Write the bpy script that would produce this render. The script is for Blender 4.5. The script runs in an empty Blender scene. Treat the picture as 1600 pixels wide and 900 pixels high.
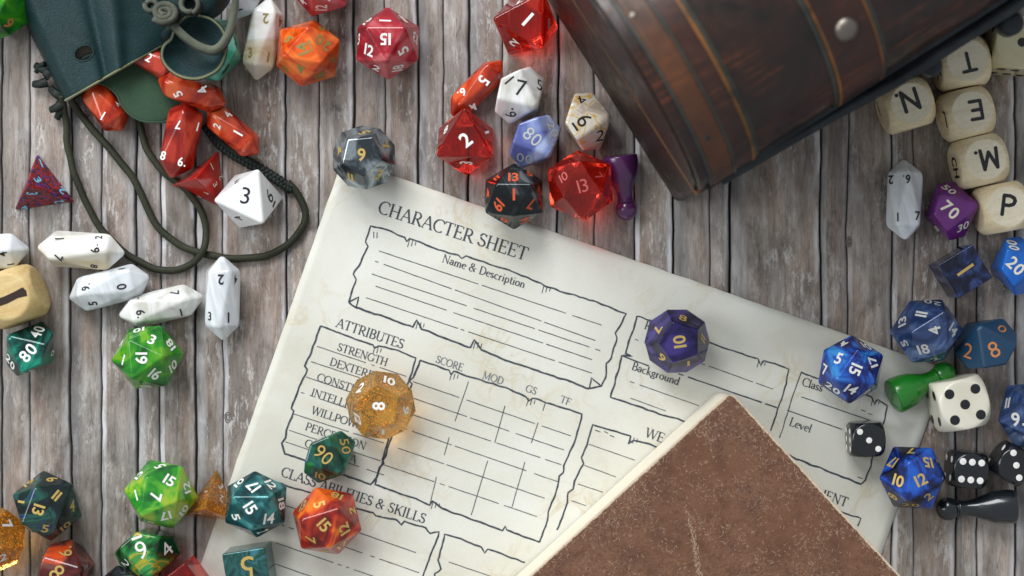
import bpy, bmesh, math, random
from mathutils import Vector, Matrix, noise
random.seed(7)
S = 0.00021            # metres per unit of table (one unit is 0.21 mm)
HC = 2400.0            # camera height in those units
PI = math.pi
R = math.radians
sc = bpy.context.scene
col = sc.collection

# ------------------------------------------------------------------ camera
cd = bpy.data.cameras.new('camera'); cam = bpy.data.objects.new('camera', cd); col.objects.link(cam)
cam.location = (0, 0, HC*S); cam.rotation_euler = (0, 0, 0)
cd.sensor_width = 36; cd.lens = 36*HC/1600; cd.clip_start = 0.01; cd.clip_end = 20
cd.dof.use_dof = True; cd.dof.focus_distance = (HC-45)*S; cd.dof.aperture_fstop = 6.7
sc.camera = cam
sc.view_settings.view_transform = 'Standard'; sc.view_settings.look = 'None'
sc.view_settings.exposure = 0.0; sc.view_settings.gamma = 1
sc.cycles.use_denoising = True
sc.cycles.max_bounces = 12; sc.cycles.transmission_bounces = 10; sc.cycles.glossy_bounces = 5
sc.cycles.transparent_max_bounces = 8
sc.cycles.caustics_refractive = True; sc.cycles.caustics_reflective = False
sc.cycles.blur_glossy = 0.3; sc.cycles.sample_clamp_indirect = 0

# ------------------------------------------------------------------ light: a window up and to the left, a soft room
w = bpy.data.worlds.new('World'); sc.world = w; w.use_nodes = True
bg = w.node_tree.nodes['Background']; bg.inputs[0].default_value = (.91, .96, 1, 1); bg.inputs[1].default_value = 0.45
def area(name, loc, target, sx, sy, power, color):
    ld = bpy.data.lights.new(name, 'AREA'); ld.shape = 'RECTANGLE'; ld.size = sx; ld.size_y = sy
    ld.energy = power; ld.color = color
    o = bpy.data.objects.new(name, ld); col.objects.link(o); o.location = loc
    o.rotation_euler = (Vector(target)-Vector(loc)).to_track_quat('-Z', 'Y').to_euler()
    return o
area('window_light', (-.34, .92, .80), (-.02, 0, 0), .80, .60, 16.2, (.97, .985, 1))
area('side_fill_light', (-.95, .15, .75), (-.05, 0, 0), .5, .6, 6.2, (.95, .98, 1))  # added fill from the left to lift the dark side, not a window

# ------------------------------------------------------------------ node helpers
def newmat(name):
    m = bpy.data.materials.new(name); m.use_nodes = True
    nt = m.node_tree; b = nt.nodes['Principled BSDF']
    return m, nt, b
def N(nt, t, **k):
    n = nt.nodes.new(t)
    for a, v in k.items(): setattr(n, a, v)
    return n
def ramp(nt, fac, stops, interp='LINEAR'):
    r = N(nt, 'ShaderNodeValToRGB'); r.color_ramp.interpolation = interp
    e = r.color_ramp.elements
    while len(e) < len(stops): e.new(.5)
    for x, (p, c) in zip(e, stops):
        x.position = p; x.color = (c[0], c[1], c[2], 1) if not isinstance(c, (int, float)) else (c, c, c, 1)
    nt.links.new(fac, r.inputs[0]); return r.outputs[0]
def coords(nt, scale, loc=(0, 0, 0), rot=(0, 0, 0), src='Object', rnd=False):
    tc = N(nt, 'ShaderNodeTexCoord'); mp = N(nt, 'ShaderNodeMapping')
    sv = scale if hasattr(scale, '__len__') else (scale,)*3
    mp.inputs['Scale'].default_value = [v/S for v in sv]
    mp.inputs['Location'].default_value = loc; mp.inputs['Rotation'].default_value = rot
    src_o = tc.outputs[src]
    if any(rot):
        m0 = N(nt, 'ShaderNodeMapping'); m0.inputs['Rotation'].default_value = rot; nt.links.new(src_o, m0.inputs[0]); src_o = m0.outputs[0]; mp.inputs['Rotation'].default_value = (0, 0, 0)
    nt.links.new(src_o, mp.inputs[0]); out = mp.outputs[0]
    if rnd:
        oi = N(nt, 'ShaderNodeObjectInfo'); mu = N(nt, 'ShaderNodeMath', operation='MULTIPLY'); mu.inputs[1].default_value = 57.3
        nt.links.new(oi.outputs['Random'], mu.inputs[0]); ad = N(nt, 'ShaderNodeVectorMath', operation='ADD')
        nt.links.new(out, ad.inputs[0]); nt.links.new(mu.outputs[0], ad.inputs[1]); out = ad.outputs[0]
    return out
def tex_noise(nt, vec, scale=1, detail=3, rough=.5, dist=0):
    n = N(nt, 'ShaderNodeTexNoise'); n.inputs['Scale'].default_value = scale; n.inputs['Detail'].default_value = detail
    n.inputs['Roughness'].default_value = rough; n.inputs['Distortion'].default_value = dist
    nt.links.new(vec, n.inputs['Vector']); return n.outputs['Fac']
def tex_vor(nt, vec, scale=1, feature='F1', out='Distance'):
    n = N(nt, 'ShaderNodeTexVoronoi', feature=feature); n.inputs['Scale'].default_value = scale
    nt.links.new(vec, n.inputs['Vector']); return n.outputs[out]
def mixc(nt, fac, a, b, mode='MIX'):
    m = N(nt, 'ShaderNodeMix', data_type='RGBA', blend_type=mode)
    for sock, v in ((m.inputs[0], fac), (m.inputs[6], a), (m.inputs[7], b)):
        if isinstance(v, (int, float)): sock.default_value = v
        elif isinstance(v, tuple): sock.default_value = (*v, 1)
        else: nt.links.new(v, sock)
    return m.outputs[2]
def mth(nt, op, a, b=0.0):
    m = N(nt, 'ShaderNodeMath', operation=op)
    for s_, v in ((m.inputs[0], a), (m.inputs[1], b)):
        if isinstance(v, (int, float)): s_.default_value = v
        else: nt.links.new(v, s_)
    return m.outputs[0]
def bump(nt, b, h, strength=.3, dist=1.0):
    n = N(nt, 'ShaderNodeBump'); n.inputs['Strength'].default_value = strength; n.inputs['Distance'].default_value = dist*S
    nt.links.new(h, n.inputs['Height']); nt.links.new(n.outputs[0], b.inputs['Normal'])
def setp(b, **k):
    for a, v in k.items():
        b.inputs[a.replace('_', ' ')].default_value = v
def plain(name, c, rough=.4, metal=0, coat=0):
    m, nt, b = newmat(name); b.inputs['Base Color'].default_value = (*c, 1)
    setp(b, Roughness=rough, Metallic=metal); b.inputs['Coat Weight'].default_value = coat
    return m
_seed = [0]
def marble(name, stops, scale=.022, dist=2.2, rough=.16, metal=0.0, sss=0.0, detail=3, aniso=(1, 1, 1), coat=.15):
    m, nt, b = newmat(name); _seed[0] += 1
    scale *= .72; dist *= .8; metal = metal*1.9
    v = coords(nt, [scale*q for q in aniso], loc=(_seed[0]*3.7, _seed[0]*1.9, _seed[0]*5.1))
    f = tex_noise(nt, v, 1, detail, .55, dist)
    stops = [(.5+(p-.5)*.62, q) for p, q in stops]
    c = ramp(nt, f, stops); nt.links.new(c, b.inputs['Base Color'])
    fine = tex_noise(nt, coords(nt, .25), 1, 4, .6, 0)
    rr = ramp(nt, fine, [(.3, max(.03, rough-.08)), (.75, rough+.05)]); nt.links.new(rr, b.inputs['Roughness'])
    bump(nt, b, fine, .06, .5)
    setp(b, Metallic=metal); b.inputs['Coat Weight'].default_value = coat; b.inputs['Coat Roughness'].default_value = .08
    if sss: b.inputs['Subsurface Weight'].default_value = sss; b.inputs['Subsurface Radius'].default_value = (8*S, 8*S, 8*S); b.inputs['Subsurface Scale'].default_value = 1
    return m
def gem(name, c, rough=.0, thru=.03):
    m, nt, b = newmat(name)
    b.inputs['Base Color'].default_value = (*c, 1); setp(b, Roughness=rough, IOR=1.47); b.inputs['Transmission Weight'].default_value = .93
    t = N(nt, 'ShaderNodeBsdfTransparent'); t.inputs[0].default_value = (c[0], c[1]*.7, c[2]*.7, 1)
    mx = N(nt, 'ShaderNodeMixShader'); mx.inputs[0].default_value = thru
    nt.links.new(b.outputs[0], mx.inputs[1]); nt.links.new(t.outputs[0], mx.inputs[2])
    nt.links.new(mx.outputs[0], nt.nodes['Material Output'].inputs[0]); return m
def glitter(name):
    m, nt, b = newmat(name)
    b.inputs['Base Color'].default_value = (1.0, .55, .12, 1); setp(b, Roughness=.05, IOR=1.42); b.inputs['Transmission Weight'].default_value = .86
    b.inputs['Subsurface Weight'].default_value = .4; b.inputs['Subsurface Radius'].default_value = (20*S, 9*S, 2*S); b.inputs['Subsurface Scale'].default_value = 1
    return m

M = {}
def plank_mat():
    m, nt, b = newmat('weathered_plank')
    n1 = tex_noise(nt, coords(nt, (.055, .0060, .03), rnd=True), 1, 7, .66, .35)
    c = ramp(nt, n1, [(.26, (.145, .122, .105)), (.40, (.245, .217, .196)), (.54, (.335, .305, .283)), (.70, (.445, .425, .41))])
    n2 = tex_noise(nt, coords(nt, (.22, .028, .05), rnd=True), 1, 6, .78, .15)
    c = mixc(nt, .8, c, ramp(nt, n2, [(.28, (.50, .47, .45)), (.42, (.84, .82, .81)), (.56, (1, 1, 1)), (.74, (1.16, 1.16, 1.17))]), 'MULTIPLY')
    n3 = tex_noise(nt, coords(nt, (.022, .011, .01), rnd=True, loc=(1, 1, 6)), 1, 7, .72, .3)
    c = mixc(nt, 1.0, c, ramp(nt, n3, [(.34, (.50, .47, .45)), (.45, (.88, .86, .84)), (.56, (1.06, 1.05, 1.04)), (.68, (1.34, 1.34, 1.36))]), 'MULTIPLY')
    n4 = tex_noise(nt, coords(nt, (.022, .0055, .02), rnd=True, loc=(9, 4, 1)), 1, 3, .5, .4)
    c = mixc(nt, .8, c, ramp(nt, n4, [(.35, (1.0, .84, .74)), (.52, (1, .965, .935)), (.7, (.90, .93, .95))]), 'MULTIPLY')
    kn = tex_noise(nt, coords(nt, (.030, .012, .02), rnd=True, loc=(2, 7, 3)), 1, 6, .75, 1.4)
    c = mixc(nt, mth(nt, 'MULTIPLY', ramp(nt, kn, [(.58, 0.0), (.70, 1.0)]), .55), c, (.10, .09, .082))
    pit = tex_noise(nt, coords(nt, (.30, .12, .2), rnd=True, loc=(8, 7, 3)), 1, 4, .7)
    c = mixc(nt, mth(nt, 'MULTIPLY', ramp(nt, pit, [(.62, 0.0), (.70, 1.0)]), .45), c, (.09, .08, .075))
    cr = tex_noise(nt, coords(nt, (.042, .0022, .03), rnd=True, loc=(5, 3, 8)), 1, 4, .55, 1.1)
    crf = ramp(nt, mth(nt, 'ABSOLUTE', mth(nt, 'SUBTRACT', cr, .5)), [(.0, 1.0), (.007, 0.0)])
    crm = ramp(nt, tex_noise(nt, coords(nt, (.02, .008, .02), rnd=True, loc=(6, 6, 6)), 1, 2), [(.45, 0.0), (.58, 1.0)])
    c = mixc(nt, mth(nt, 'MULTIPLY', mth(nt, 'MULTIPLY', crf, crm), .8), c, (.07, .062, .058))
    oi = N(nt, 'ShaderNodeObjectInfo')
    c = mixc(nt, 1.0, c, ramp(nt, oi.outputs['Random'], [(0, (.84, .81, .79)), (.35, (1.0, .98, .96)), (.65, (.92, .92, .93)), (1, (1.12, 1.10, 1.07))]), 'MULTIPLY')
    fl = tex_noise(nt, coords(nt, (.11, .030, .05), rnd=True, loc=(4, 4, 9)), 1, 6, .8, .2)
    fm = tex_noise(nt, coords(nt, (.014, .006, .02), rnd=True, loc=(1, 8, 2)), 1, 3, .6)
    flk = mth(nt, 'MULTIPLY', ramp(nt, fl, [(.53, 0.0), (.58, 1.0)]), ramp(nt, fm, [(.44, 0.0), (.60, .75)]))
    c = mixc(nt, flk, c, (.55, .53, .51))
    gr = ramp(nt, tex_noise(nt, coords(nt, (.5, .05, .3), rnd=True, loc=(2, 2, 5)), 1, 4, .7), [(.36, 0.0), (.44, 1.0)])
    c = mixc(nt, .38, c, mixc(nt, gr, (.42, .40, .38), (1, 1, 1)), 'MULTIPLY')
    at = N(nt, 'ShaderNodeAttribute'); at.attribute_name = 'edge_wear'
    ad = N(nt, 'ShaderNodeAttribute'); ad.attribute_name = 'edge_shade'
    we = tex_noise(nt, coords(nt, (.05, .010, .02), rnd=True, loc=(3, 3, 3)), 1, 4, .6)
    c = mixc(nt, mth(nt, 'MULTIPLY', mth(nt, 'MULTIPLY', at.outputs['Fac'], ramp(nt, we, [(.36, 0.0), (.58, 1.0)])), .85), c, (.74, .74, .76))
    c = mixc(nt, mth(nt, 'MULTIPLY', mth(nt, 'MULTIPLY', ad.outputs['Fac'], ramp(nt, we, [(.34, 1.0), (.66, .30)])), .75), c, (.125, .127, .13))  # soft shading beside the joints, painted into the plank colour
    nt.links.new(c, b.inputs['Base Color'])
    h = mth(nt, 'ADD', mth(nt, 'ADD', mth(nt, 'MULTIPLY', n2, .7), mth(nt, 'MULTIPLY', flk, .35)), mth(nt, 'ADD', mth(nt, 'MULTIPLY', crf, -.5), mth(nt, 'MULTIPLY', gr, .25)))
    bump(nt, b, h, .40, 1.6); setp(b, Roughness=.6)
    return m
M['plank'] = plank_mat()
M['knotring'] = plain('dark_knot', (.15, .13, .115), .8)
M['gap'] = plain('joint_dark', (.06, .058, .058), .9)

def paper_mat():
    m, nt, b = newmat('parchment')
    n1 = tex_noise(nt, coords(nt, .0045), 1, 4, .55, .4)
    c = ramp(nt, n1, [(.3, (.60, .585, .50)), (.5, (.685, .675, .60)), (.7, (.735, .735, .68))])
    v = tex_noise(nt, coords(nt, .011, loc=(4, 2, 0)), 1, 4, .6, 1.6)
    vein = ramp(nt, mth(nt, 'ABSOLUTE', mth(nt, 'SUBTRACT', v, .5)), [(0, 1.0), (.03, .25), (.07, 0.0)])
    msk = ramp(nt, tex_noise(nt, coords(nt, .007, loc=(7, 1, 0)), 1, 3, .5), [(.50, 0.0), (.66, 1.0)])
    c = mixc(nt, mth(nt, 'MULTIPLY', mth(nt, 'MULTIPLY', vein, msk), .60), c, (.56, .47, .29))
    fine = tex_noise(nt, coords(nt, .3), 1, 3, .6)
    c = mixc(nt, .22, c, ramp(nt, fine, [(.3, (.80, .79, .76)), (.7, (1, 1, 1))]), 'MULTIPLY')
    nt.links.new(c, b.inputs['Base Color']); setp(b, Roughness=.8); bump(nt, b, fine, .12, .5)
    return m
M['paper'] = paper_mat()
def ink_mat():
    m, nt, b = newmat('blue_black_ink')
    f = tex_noise(nt, coords(nt, .15), 1, 4, .7)
    nt.links.new(ramp(nt, f, [(.35, (.022, .030, .045)), (.68, (.075, .09, .115))]), b.inputs['Base Color']); setp(b, Roughness=.75)
    return m
M['ink'] = ink_mat()
M['ink_light'] = plain('faded_ink', (.14, .155, .18), .8)

def book_mat():
    m, nt, b = newmat('brown_cover_paper')
    n1 = tex_noise(nt, coords(nt, .03), 1, 5, .6, .8)
    c = ramp(nt, n1, [(.35, (.098, .038, .018)), (.6, (.152, .062, .030))])
    # pale fibre scratches pressed into the cover
    f1 = tex_noise(nt, coords(nt, .085, loc=(1, 5, 0)), 1, 5, .7, 2.0)
    fib = ramp(nt, mth(nt, 'ABSOLUTE', mth(nt, 'SUBTRACT', f1, .5)), [(0, 1.0), (.022, .6), (.05, 0.0)])
    den = ramp(nt, tex_noise(nt, coords(nt, .012, loc=(5, 8, 0)), 1, 3, .6), [(.34, .22), (.66, 1.0)])
    c = mixc(nt, mth(nt, 'MULTIPLY', mth(nt, 'MULTIPLY', fib, den), .40), c, (.40, .25, .17))
    sp = tex_noise(nt, coords(nt, .33), 1, 3, .6)
    c = mixc(nt, mth(nt, 'MULTIPLY', ramp(nt, sp, [(.58, 0.0), (.75, 1.0)]), .15), c, (.40, .25, .18))
    at = N(nt, 'ShaderNodeAttribute'); at.attribute_name = 'edge_wear'
    we = tex_noise(nt, coords(nt, .10), 1, 4, .7, .5)
    wf = ramp(nt, mth(nt, 'ADD', at.outputs['Fac'], mth(nt, 'MULTIPLY', we, .9)), [(1.02, 0.0), (1.22, 1.0)]) if False else \
        ramp(nt, mth(nt, 'MULTIPLY', mth(nt, 'ADD', at.outputs['Fac'], mth(nt, 'MULTIPLY', we, .9)), .5), [(.54, 0.0), (.64, 1.0)])
    c = mixc(nt, wf, c, (.62, .50, .36))
    nt.links.new(c, b.inputs['Base Color']); setp(b, Roughness=.55); bump(nt, b, f1, .25, .8)
    return m
M['book'] = book_mat()
def pages_mat():
    m, nt, b = newmat('cream_page_block')
    f = tex_noise(nt, coords(nt, (.02, .02, .9)), 1, 3, .6)
    nt.links.new(ramp(nt, f, [(.3, (.72, .66, .52)), (.6, (.80, .75, .62))]), b.inputs['Base Color']); setp(b, Roughness=.8); return m
M['pages'] = pages_mat()

def leather_mat(name, lo, hi, rough=.42, grain=.16, nap=False):
    m, nt, b = newmat(name)
    n1 = tex_noise(nt, coords(nt, .012), 1, 4, .6, .5)
    c = ramp(nt, n1, [(.3, lo), (.7, hi)])
    g = tex_vor(nt, coords(nt, grain), 1, 'F1') if not nap else tex_noise(nt, coords(nt, .6), 1, 4, .7)
    gn = tex_noise(nt, coords(nt, grain*.7), 1, 5, .65, .5)
    if nap: c = mixc(nt, .5, c, ramp(nt, g, [(.3, (.55, .55, .5)), (.7, (1.35, 1.35, 1.3))]), 'MULTIPLY')
    else: c = mixc(nt, .35, c, ramp(nt, gn, [(.3, (.55, .6, .6)), (.7, (1.3, 1.3, 1.3))]), 'MULTIPLY')
    nt.links.new(c, b.inputs['Base Color']); setp(b, Roughness=rough)
    wr = tex_noise(nt, coords(nt, (.035, .06, .05), rot=(0, 0, .9)), 1, 4, .6, 1.2); wr = ramp(nt, mth(nt, 'ABSOLUTE', mth(nt, 'SUBTRACT', wr, .5)), [(0, 0.0), (.03, .8), (.10, 1.0)])
    bump(nt, b, mth(nt, 'ADD', mth(nt, 'ADD', g, gn), mth(nt, 'MULTIPLY', wr, 1.1)), .25, 1.0); b.inputs['Specular IOR Level'].default_value = .24
    if nap: b.inputs['Sheen Weight'].default_value = .35
    return m
M['leather'] = leather_mat('green_leather', (.006, .022, .023), (.012, .038, .041), .46, .34)
M['suede'] = leather_mat('green_suede', (.022, .052, .030), (.034, .075, .042), .9, .2, True)
M['cut'] = leather_mat('cut_leather_edge', (.13, .14, .07), (.23, .23, .12), .8, .2, True)
M['lace'] = leather_mat('olive_lace', (.014, .017, .009), (.034, .036, .019), .55, .25)
M['lace_dark'] = leather_mat('black_green_lace', (.006, .011, .009), (.016, .024, .020), .5, .25)
M['thong'] = leather_mat('grey_green_thong', (.03, .035, .026), (.13, .14, .10), .8, .2, True)
M['thong_side'] = leather_mat('thong_grain_side', (.03, .032, .027), (.07, .07, .055), .5, .2)

def chest_mat(name, lo, hi, streak, sfac=.7, rough=.42, spec=.5):
    m, nt, b = newmat(name); b.inputs['Specular IOR Level'].default_value = spec
    rz = -R(32.3)
    n1 = tex_noise(nt, coords(nt, (.012, .012, .012)), 1, 5, .65, .6)
    c = ramp(nt, n1, [(.32, lo), (.68, hi)])
    tc = coords(nt, (.008, .16, .10), rot=(0, 0, rz)); s1 = tex_noise(nt, tc, 1, 6, .75, .15)
    s2 = tex_noise(nt, coords(nt, .011, loc=(3, 9, 2)), 1, 3, .6)
    f = mth(nt, 'MULTIPLY', ramp(nt, s1, [(.50, 0.0), (.68, 1.0)]), ramp(nt, s2, [(.46, .05), (.66, 1.0)]))
    c = mixc(nt, mth(nt, 'MULTIPLY', f, sfac), c, streak)
    nt.links.new(c, b.inputs['Base Color'])
    nt.links.new(ramp(nt, tex_noise(nt, coords(nt, .05), 1, 4), [(.3, rough-.1), (.7, rough+.15)]), b.inputs['Roughness'])
    bump(nt, b, s1, .2, 1.5); return m
M['chest_lid'] = chest_mat('stained_lid_wood', (.0075, .010, .0085), (.040, .016, .011), (.26, .060, .018), .9, .34, .45)
M['chest_end'] = chest_mat('stained_end_wood', (.012, .0095, .008), (.030, .016, .012), (.085, .018, .010), .35, .42, .35)
M['chest_band'] = chest_mat('rusty_band', (.030, .015, .009), (.13, .042, .014), (.24, .075, .018), .5, .5)
M['chest_strap'] = chest_mat('leather_strap', (.018, .009, .007), (.060, .018, .010), (.22, .06, .018), .7, .42)
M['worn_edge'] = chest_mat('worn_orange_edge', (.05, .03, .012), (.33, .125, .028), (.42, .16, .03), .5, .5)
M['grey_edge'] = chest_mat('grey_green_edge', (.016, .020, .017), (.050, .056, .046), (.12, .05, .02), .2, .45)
M['iron'] = leather_mat('blackened_iron', (.012, .015, .018), (.040, .048, .055), .30, .10)
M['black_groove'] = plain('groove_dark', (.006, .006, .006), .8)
M['steel'] = plain('dull_stud', (.24, .21, .18), .42, 1.0)

W_, K_, G_, Bz = (.80, .80, .76), (.015, .016, .02), (.55, .40, .13), (.55, .22, .07)
M['white'] = plain('white_ink_fill', W_, .5); M['black'] = plain('black_ink_fill', (.010, .011, .014), .4)
M['gold'] = plain('gold_ink_fill', (.60, .42, .12), .38, .35); M['copper'] = plain('copper_ink_fill', (.70, .27, .09), .38, .35)
M['silver'] = plain('silver_ink_fill', (.58, .58, .55), .4, .3); M['skyblue'] = plain('pale_blue_ink_fill', (.20, .58, .80), .5)
M['orange'] = plain('orange_ink_fill', (.62, .085, .02), .5); M['cream'] = plain('cream_ink_fill', (.78, .74, .62), .5)
M['olive_ink'] = plain('olive_ink_fill', (.25, .20, .05), .5); M['etched'] = plain('etched_red', (.55, .10, .09), .55)
M['burnt'] = plain('burnt_mark', (.022, .010, .006), .8)

M['d_orange'] = marble('orange_marble', [(.3, (.42, .035, .004)), (.5, (.68, .085, .008)), (.7, (.80, .19, .03))], sss=.15)
M['d_crimson'] = marble('crimson_marble', [(.3, (.20, .006, .014)), (.5, (.36, .016, .028)), (.68, (.52, .11, .12))], .016)
M['d_redstripe'] = marble('red_pearl', [(.3, (.24, .012, .004)), (.5, (.44, .034, .008)), (.70, (.64, .110, .035))], .03, 1.5, sss=.1, aniso=(1, .6, 1))
M['d_redstripe_dark'] = marble('deep_red_pearl', [(.3, (.16, .008, .006)), (.5, (.30, .015, .008)), (.70, (.50, .055, .028))], .03, 1.5, sss=.1, aniso=(1, .6, 1))
M['d_redflat'] = marble('plain_red', [(.3, (.32, .012, .008)), (.7, (.46, .02, .012))], .02)
M['d_green'] = marble('green_marble', [(.28, (.006, .06, .010)), (.42, (.012, .16, .014)), (.58, (.035, .27, .012)), (.72, (.15, .38, .02))], .02)
M['d_greenyellow'] = marble('green_yellow_marble', [(.30, (.010, .10, .02)), (.45, (.02, .23, .02)), (.56, (.10, .38, .03)), (.68, (.30, .44, .03))], .02)
M['d_greengold'] = marble('green_gold_swirl', [(.32, (.004, .04, .012)), (.46, (.015, .18, .035)), (.55, (.06, .30, .08)), (.60, (.50, .34, .01)), (.66, (.05, .25, .05))], .017)
M['d_darkgreen'] = marble('dark_green_oil', [(.34, (.003, .007, .009)), (.52, (.005, .018, .019)), (.64, (.015, .085, .060)), (.74, (.008, .02, .10))], .02)
M['d_teal'] = marble('teal_pearl', [(.32, (.006, .038, .042)), (.5, (.012, .10, .105)), (.66, (.06, .27, .27))], .02, metal=.15)
M['d_tealoil'] = marble('teal_oil_bands', [(.30, (.008, .03, .028)), (.42, (.03, .12, .12)), (.50, (.012, .07, .05)), (.58, (.05, .17, .20)), (.66, (.01, .06, .03)), (.74, (.05, .2, .24))], .013, 2.0, metal=.15)
M['d_emerald'] = marble('emerald_swirl', [(.32, (.003, .030, .026)), (.5, (.008, .11, .085)), (.66, (.015, .30, .19))], .02, metal=.15)
M['d_greenoil'] = marble('green_oil', [(.30, (.003, .014, .012)), (.45, (.005, .040, .024)), (.56, (.015, .12, .07)), (.66, (.01, .06, .09)), (.78, (.015, .22, .03))], .02)
M['d_redoil'] = marble('red_orange_oil', [(.30, (.10, .006, .004)), (.45, (.30, .016, .008)), (.58, (.50, .05, .012)), (.70, (.75, .17, .012))], .02)
M['d_redbrown'] = marble('red_brown_oil', [(.30, (.05, .006, .007)), (.48, (.13, .016, .014)), (.58, (.12, .05, .045)), (.72, (.60, .07, .015))], .02)
M['d_grey'] = marble('grey_pearl', [(.32, (.05, .062, .072)), (.46, (.15, .18, .20)), (.62, (.36, .41, .44)), (.74, (.10, .12, .14))], .022, 2.6, metal=.35)
M['d_purple_oil'] = marble('indigo_pearl', [(.32, (.007, .005, .030)), (.5, (.020, .014, .095)), (.68, (.060, .040, .22))], .02, metal=.15)
M['d_purple'] = marble('purple_plain', [(.3, (.115, .014, .15)), (.7, (.17, .028, .22))], .02, rough=.25, coat=.15)
M['d_blueoil'] = marble('blue_pearl', [(.30, (.006, .010, .07)), (.45, (.012, .03, .22)), (.60, (.02, .12, .55)), (.72, (.05, .30, .75))], .022, metal=.1)
M['d_blueblack'] = marble('blue_black_oil', [(.36, (.004, .006, .018)), (.48, (.008, .022, .14)), (.62, (.015, .08, .46)), (.75, (.02, .12, .55))], .02, metal=.1)
M['d_slate'] = marble('slate_blue_pearl', [(.30, (.018, .035, .10)), (.5, (.035, .065, .17)), (.68, (.11, .17, .32))], .022, metal=.1)
M['d_navy'] = plain('matte_navy', (.008, .045, .10), .38, 0, .1)
M['d_brightblue'] = marble('bright_blue_plain', [(.3, (.006, .11, .48)), (.7, (.012, .16, .62))], .02, rough=.22)
M['d_d6blue'] = marble('night_blue_swirl', [(.34, (.004, .006, .022)), (.5, (.010, .020, .075)), (.60, (.035, .06, .20)), (.68, (.006, .012, .05))], .018, 3.2, metal=.1)
M['d_lilac'] = marble('lilac_blue', [(.32, (.10, .12, .36)), (.5, (.20, .26, .52)), (.66, (.36, .43, .66))], .016, sss=.1)
M['d_pearl'] = marble('white_pearl', [(.30, (.58, .57, .52)), (.45, (.72, .72, .69)), (.55, (.78, .78, .76)), (.7, (.84, .85, .85))], .018, 2.5, sss=.4, aniso=(1, .45, 1))
M['d_pearl_grey'] = marble('grey_white_pearl', [(.30, (.54, .57, .59)), (.5, (.65, .68, .70)), (.7, (.76, .79, .82))], .018, 2.5, sss=.4, aniso=(1, .45, 1))
M['d_pearl_yellow'] = marble('yellowed_pearl', [(.26, (.52, .44, .28)), (.5, (.74, .73, .68)), (.7, (.86, .87, .85))], .014, 2.0, sss=.15)
M['d_white'] = marble('porcelain_white', [(.3, (.80, .81, .82)), (.7, (.85, .86, .86))], .02, rough=.14)
M['d_cream'] = marble('cream_caramel_swirl', [(.30, (.40, .27, .16)), (.40, (.66, .58, .48)), (.50, (.72, .68, .60)), (.555, (.66, .38, .05)), (.60, (.72, .66, .56)), (.7, (.50, .40, .32))], .018, 3.0)
M['d_mint'] = marble('mint_marble', [(.32, (.04, .30, .17)), (.42, (.13, .40, .30)), (.6, (.22, .50, .40)), (.72, (.42, .62, .54))], .016)
M['d_black'] = plain('black_resin', (.008, .010, .013), .2, 0, .3)
M['d_smoke'] = marble('smoky_black_pearl', [(.32, (.008, .011, .013)), (.52, (.022, .028, .032)), (.68, (.15, .17, .18))], .022, 2.4, metal=.25)
M['d_ivory'] = marble('ivory', [(.3, (.66, .62, .50)), (.7, (.74, .71, .60))], .012, rough=.2, sss=.2)
M['d_ivory_yellow'] = marble('yellow_ivory', [(.3, (.56, .50, .30)), (.7, (.64, .58, .37))], .012, rough=.2, sss=.2)
M['gem_red'] = gem('clear_red_resin', (1.0, .060, .030)); M['gem_red_deep'] = gem('deep_clear_red', (.95, .045, .025))
M['glitter'] = glitter('orange_glitter_resin'); M['flake'] = plain('gold_flake', (1.0, .50, .05), .45, .5)
def speckle():
    m, nt, b = newmat('red_blue_speckle')
    cc = tex_vor(nt, coords(nt, .30), 1, 'F1', 'Color'); sx = N(nt, 'ShaderNodeSeparateColor'); nt.links.new(cc, sx.inputs[0])
    c = ramp(nt, sx.outputs[0], [(0, (.05, .012, .03)), (.30, (.25, .010, .012)), (.70, (.40, .016, .014)), (.84, (.04, .03, .28)), (.93, (.02, .01, .03))], 'CONSTANT')
    nt.links.new(c, b.inputs['Base Color']); setp(b, Roughness=.35); return m
M['speckle'] = speckle()
def beech(name, lo, hi):
    m, nt, b = newmat(name)
    n = tex_noise(nt, coords(nt, (.012, .12, .05), rot=(0, 0, -.25), rnd=True), 1, 4, .6, .3)
    n2 = tex_noise(nt, coords(nt, .25), 1, 3)
    c = ramp(nt, n, [(.3, lo), (.7, hi)]); c = mixc(nt, .3, c, ramp(nt, n2, [(.35, (.75, .72, .66)), (.6, (1, 1, 1))]), 'MULTIPLY')
    nt.links.new(c, b.inputs['Base Color']); setp(b, Roughness=.55); bump(nt, b, n, .12, .7); return m
M['beech'] = beech('pale_beech', (.66, .53, .32), (.82, .71, .48)); M['boxwood'] = beech('yellow_boxwood', (.55, .38, .15), (.68, .52, .25))
M['beech_disc'] = beech('sanded_beech', (.70, .62, .46), (.80, .73, .57))
M['p_green'] = plain('green_lacquer', (.010, .18, .012), .25, 0, .4); M['p_purple'] = plain('purple_lacquer', (.075, .014, .085), .25, 0, .4)
M['p_black'] = plain('black_lacquer', (.008, .012, .016), .22, 0, .5)

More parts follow.
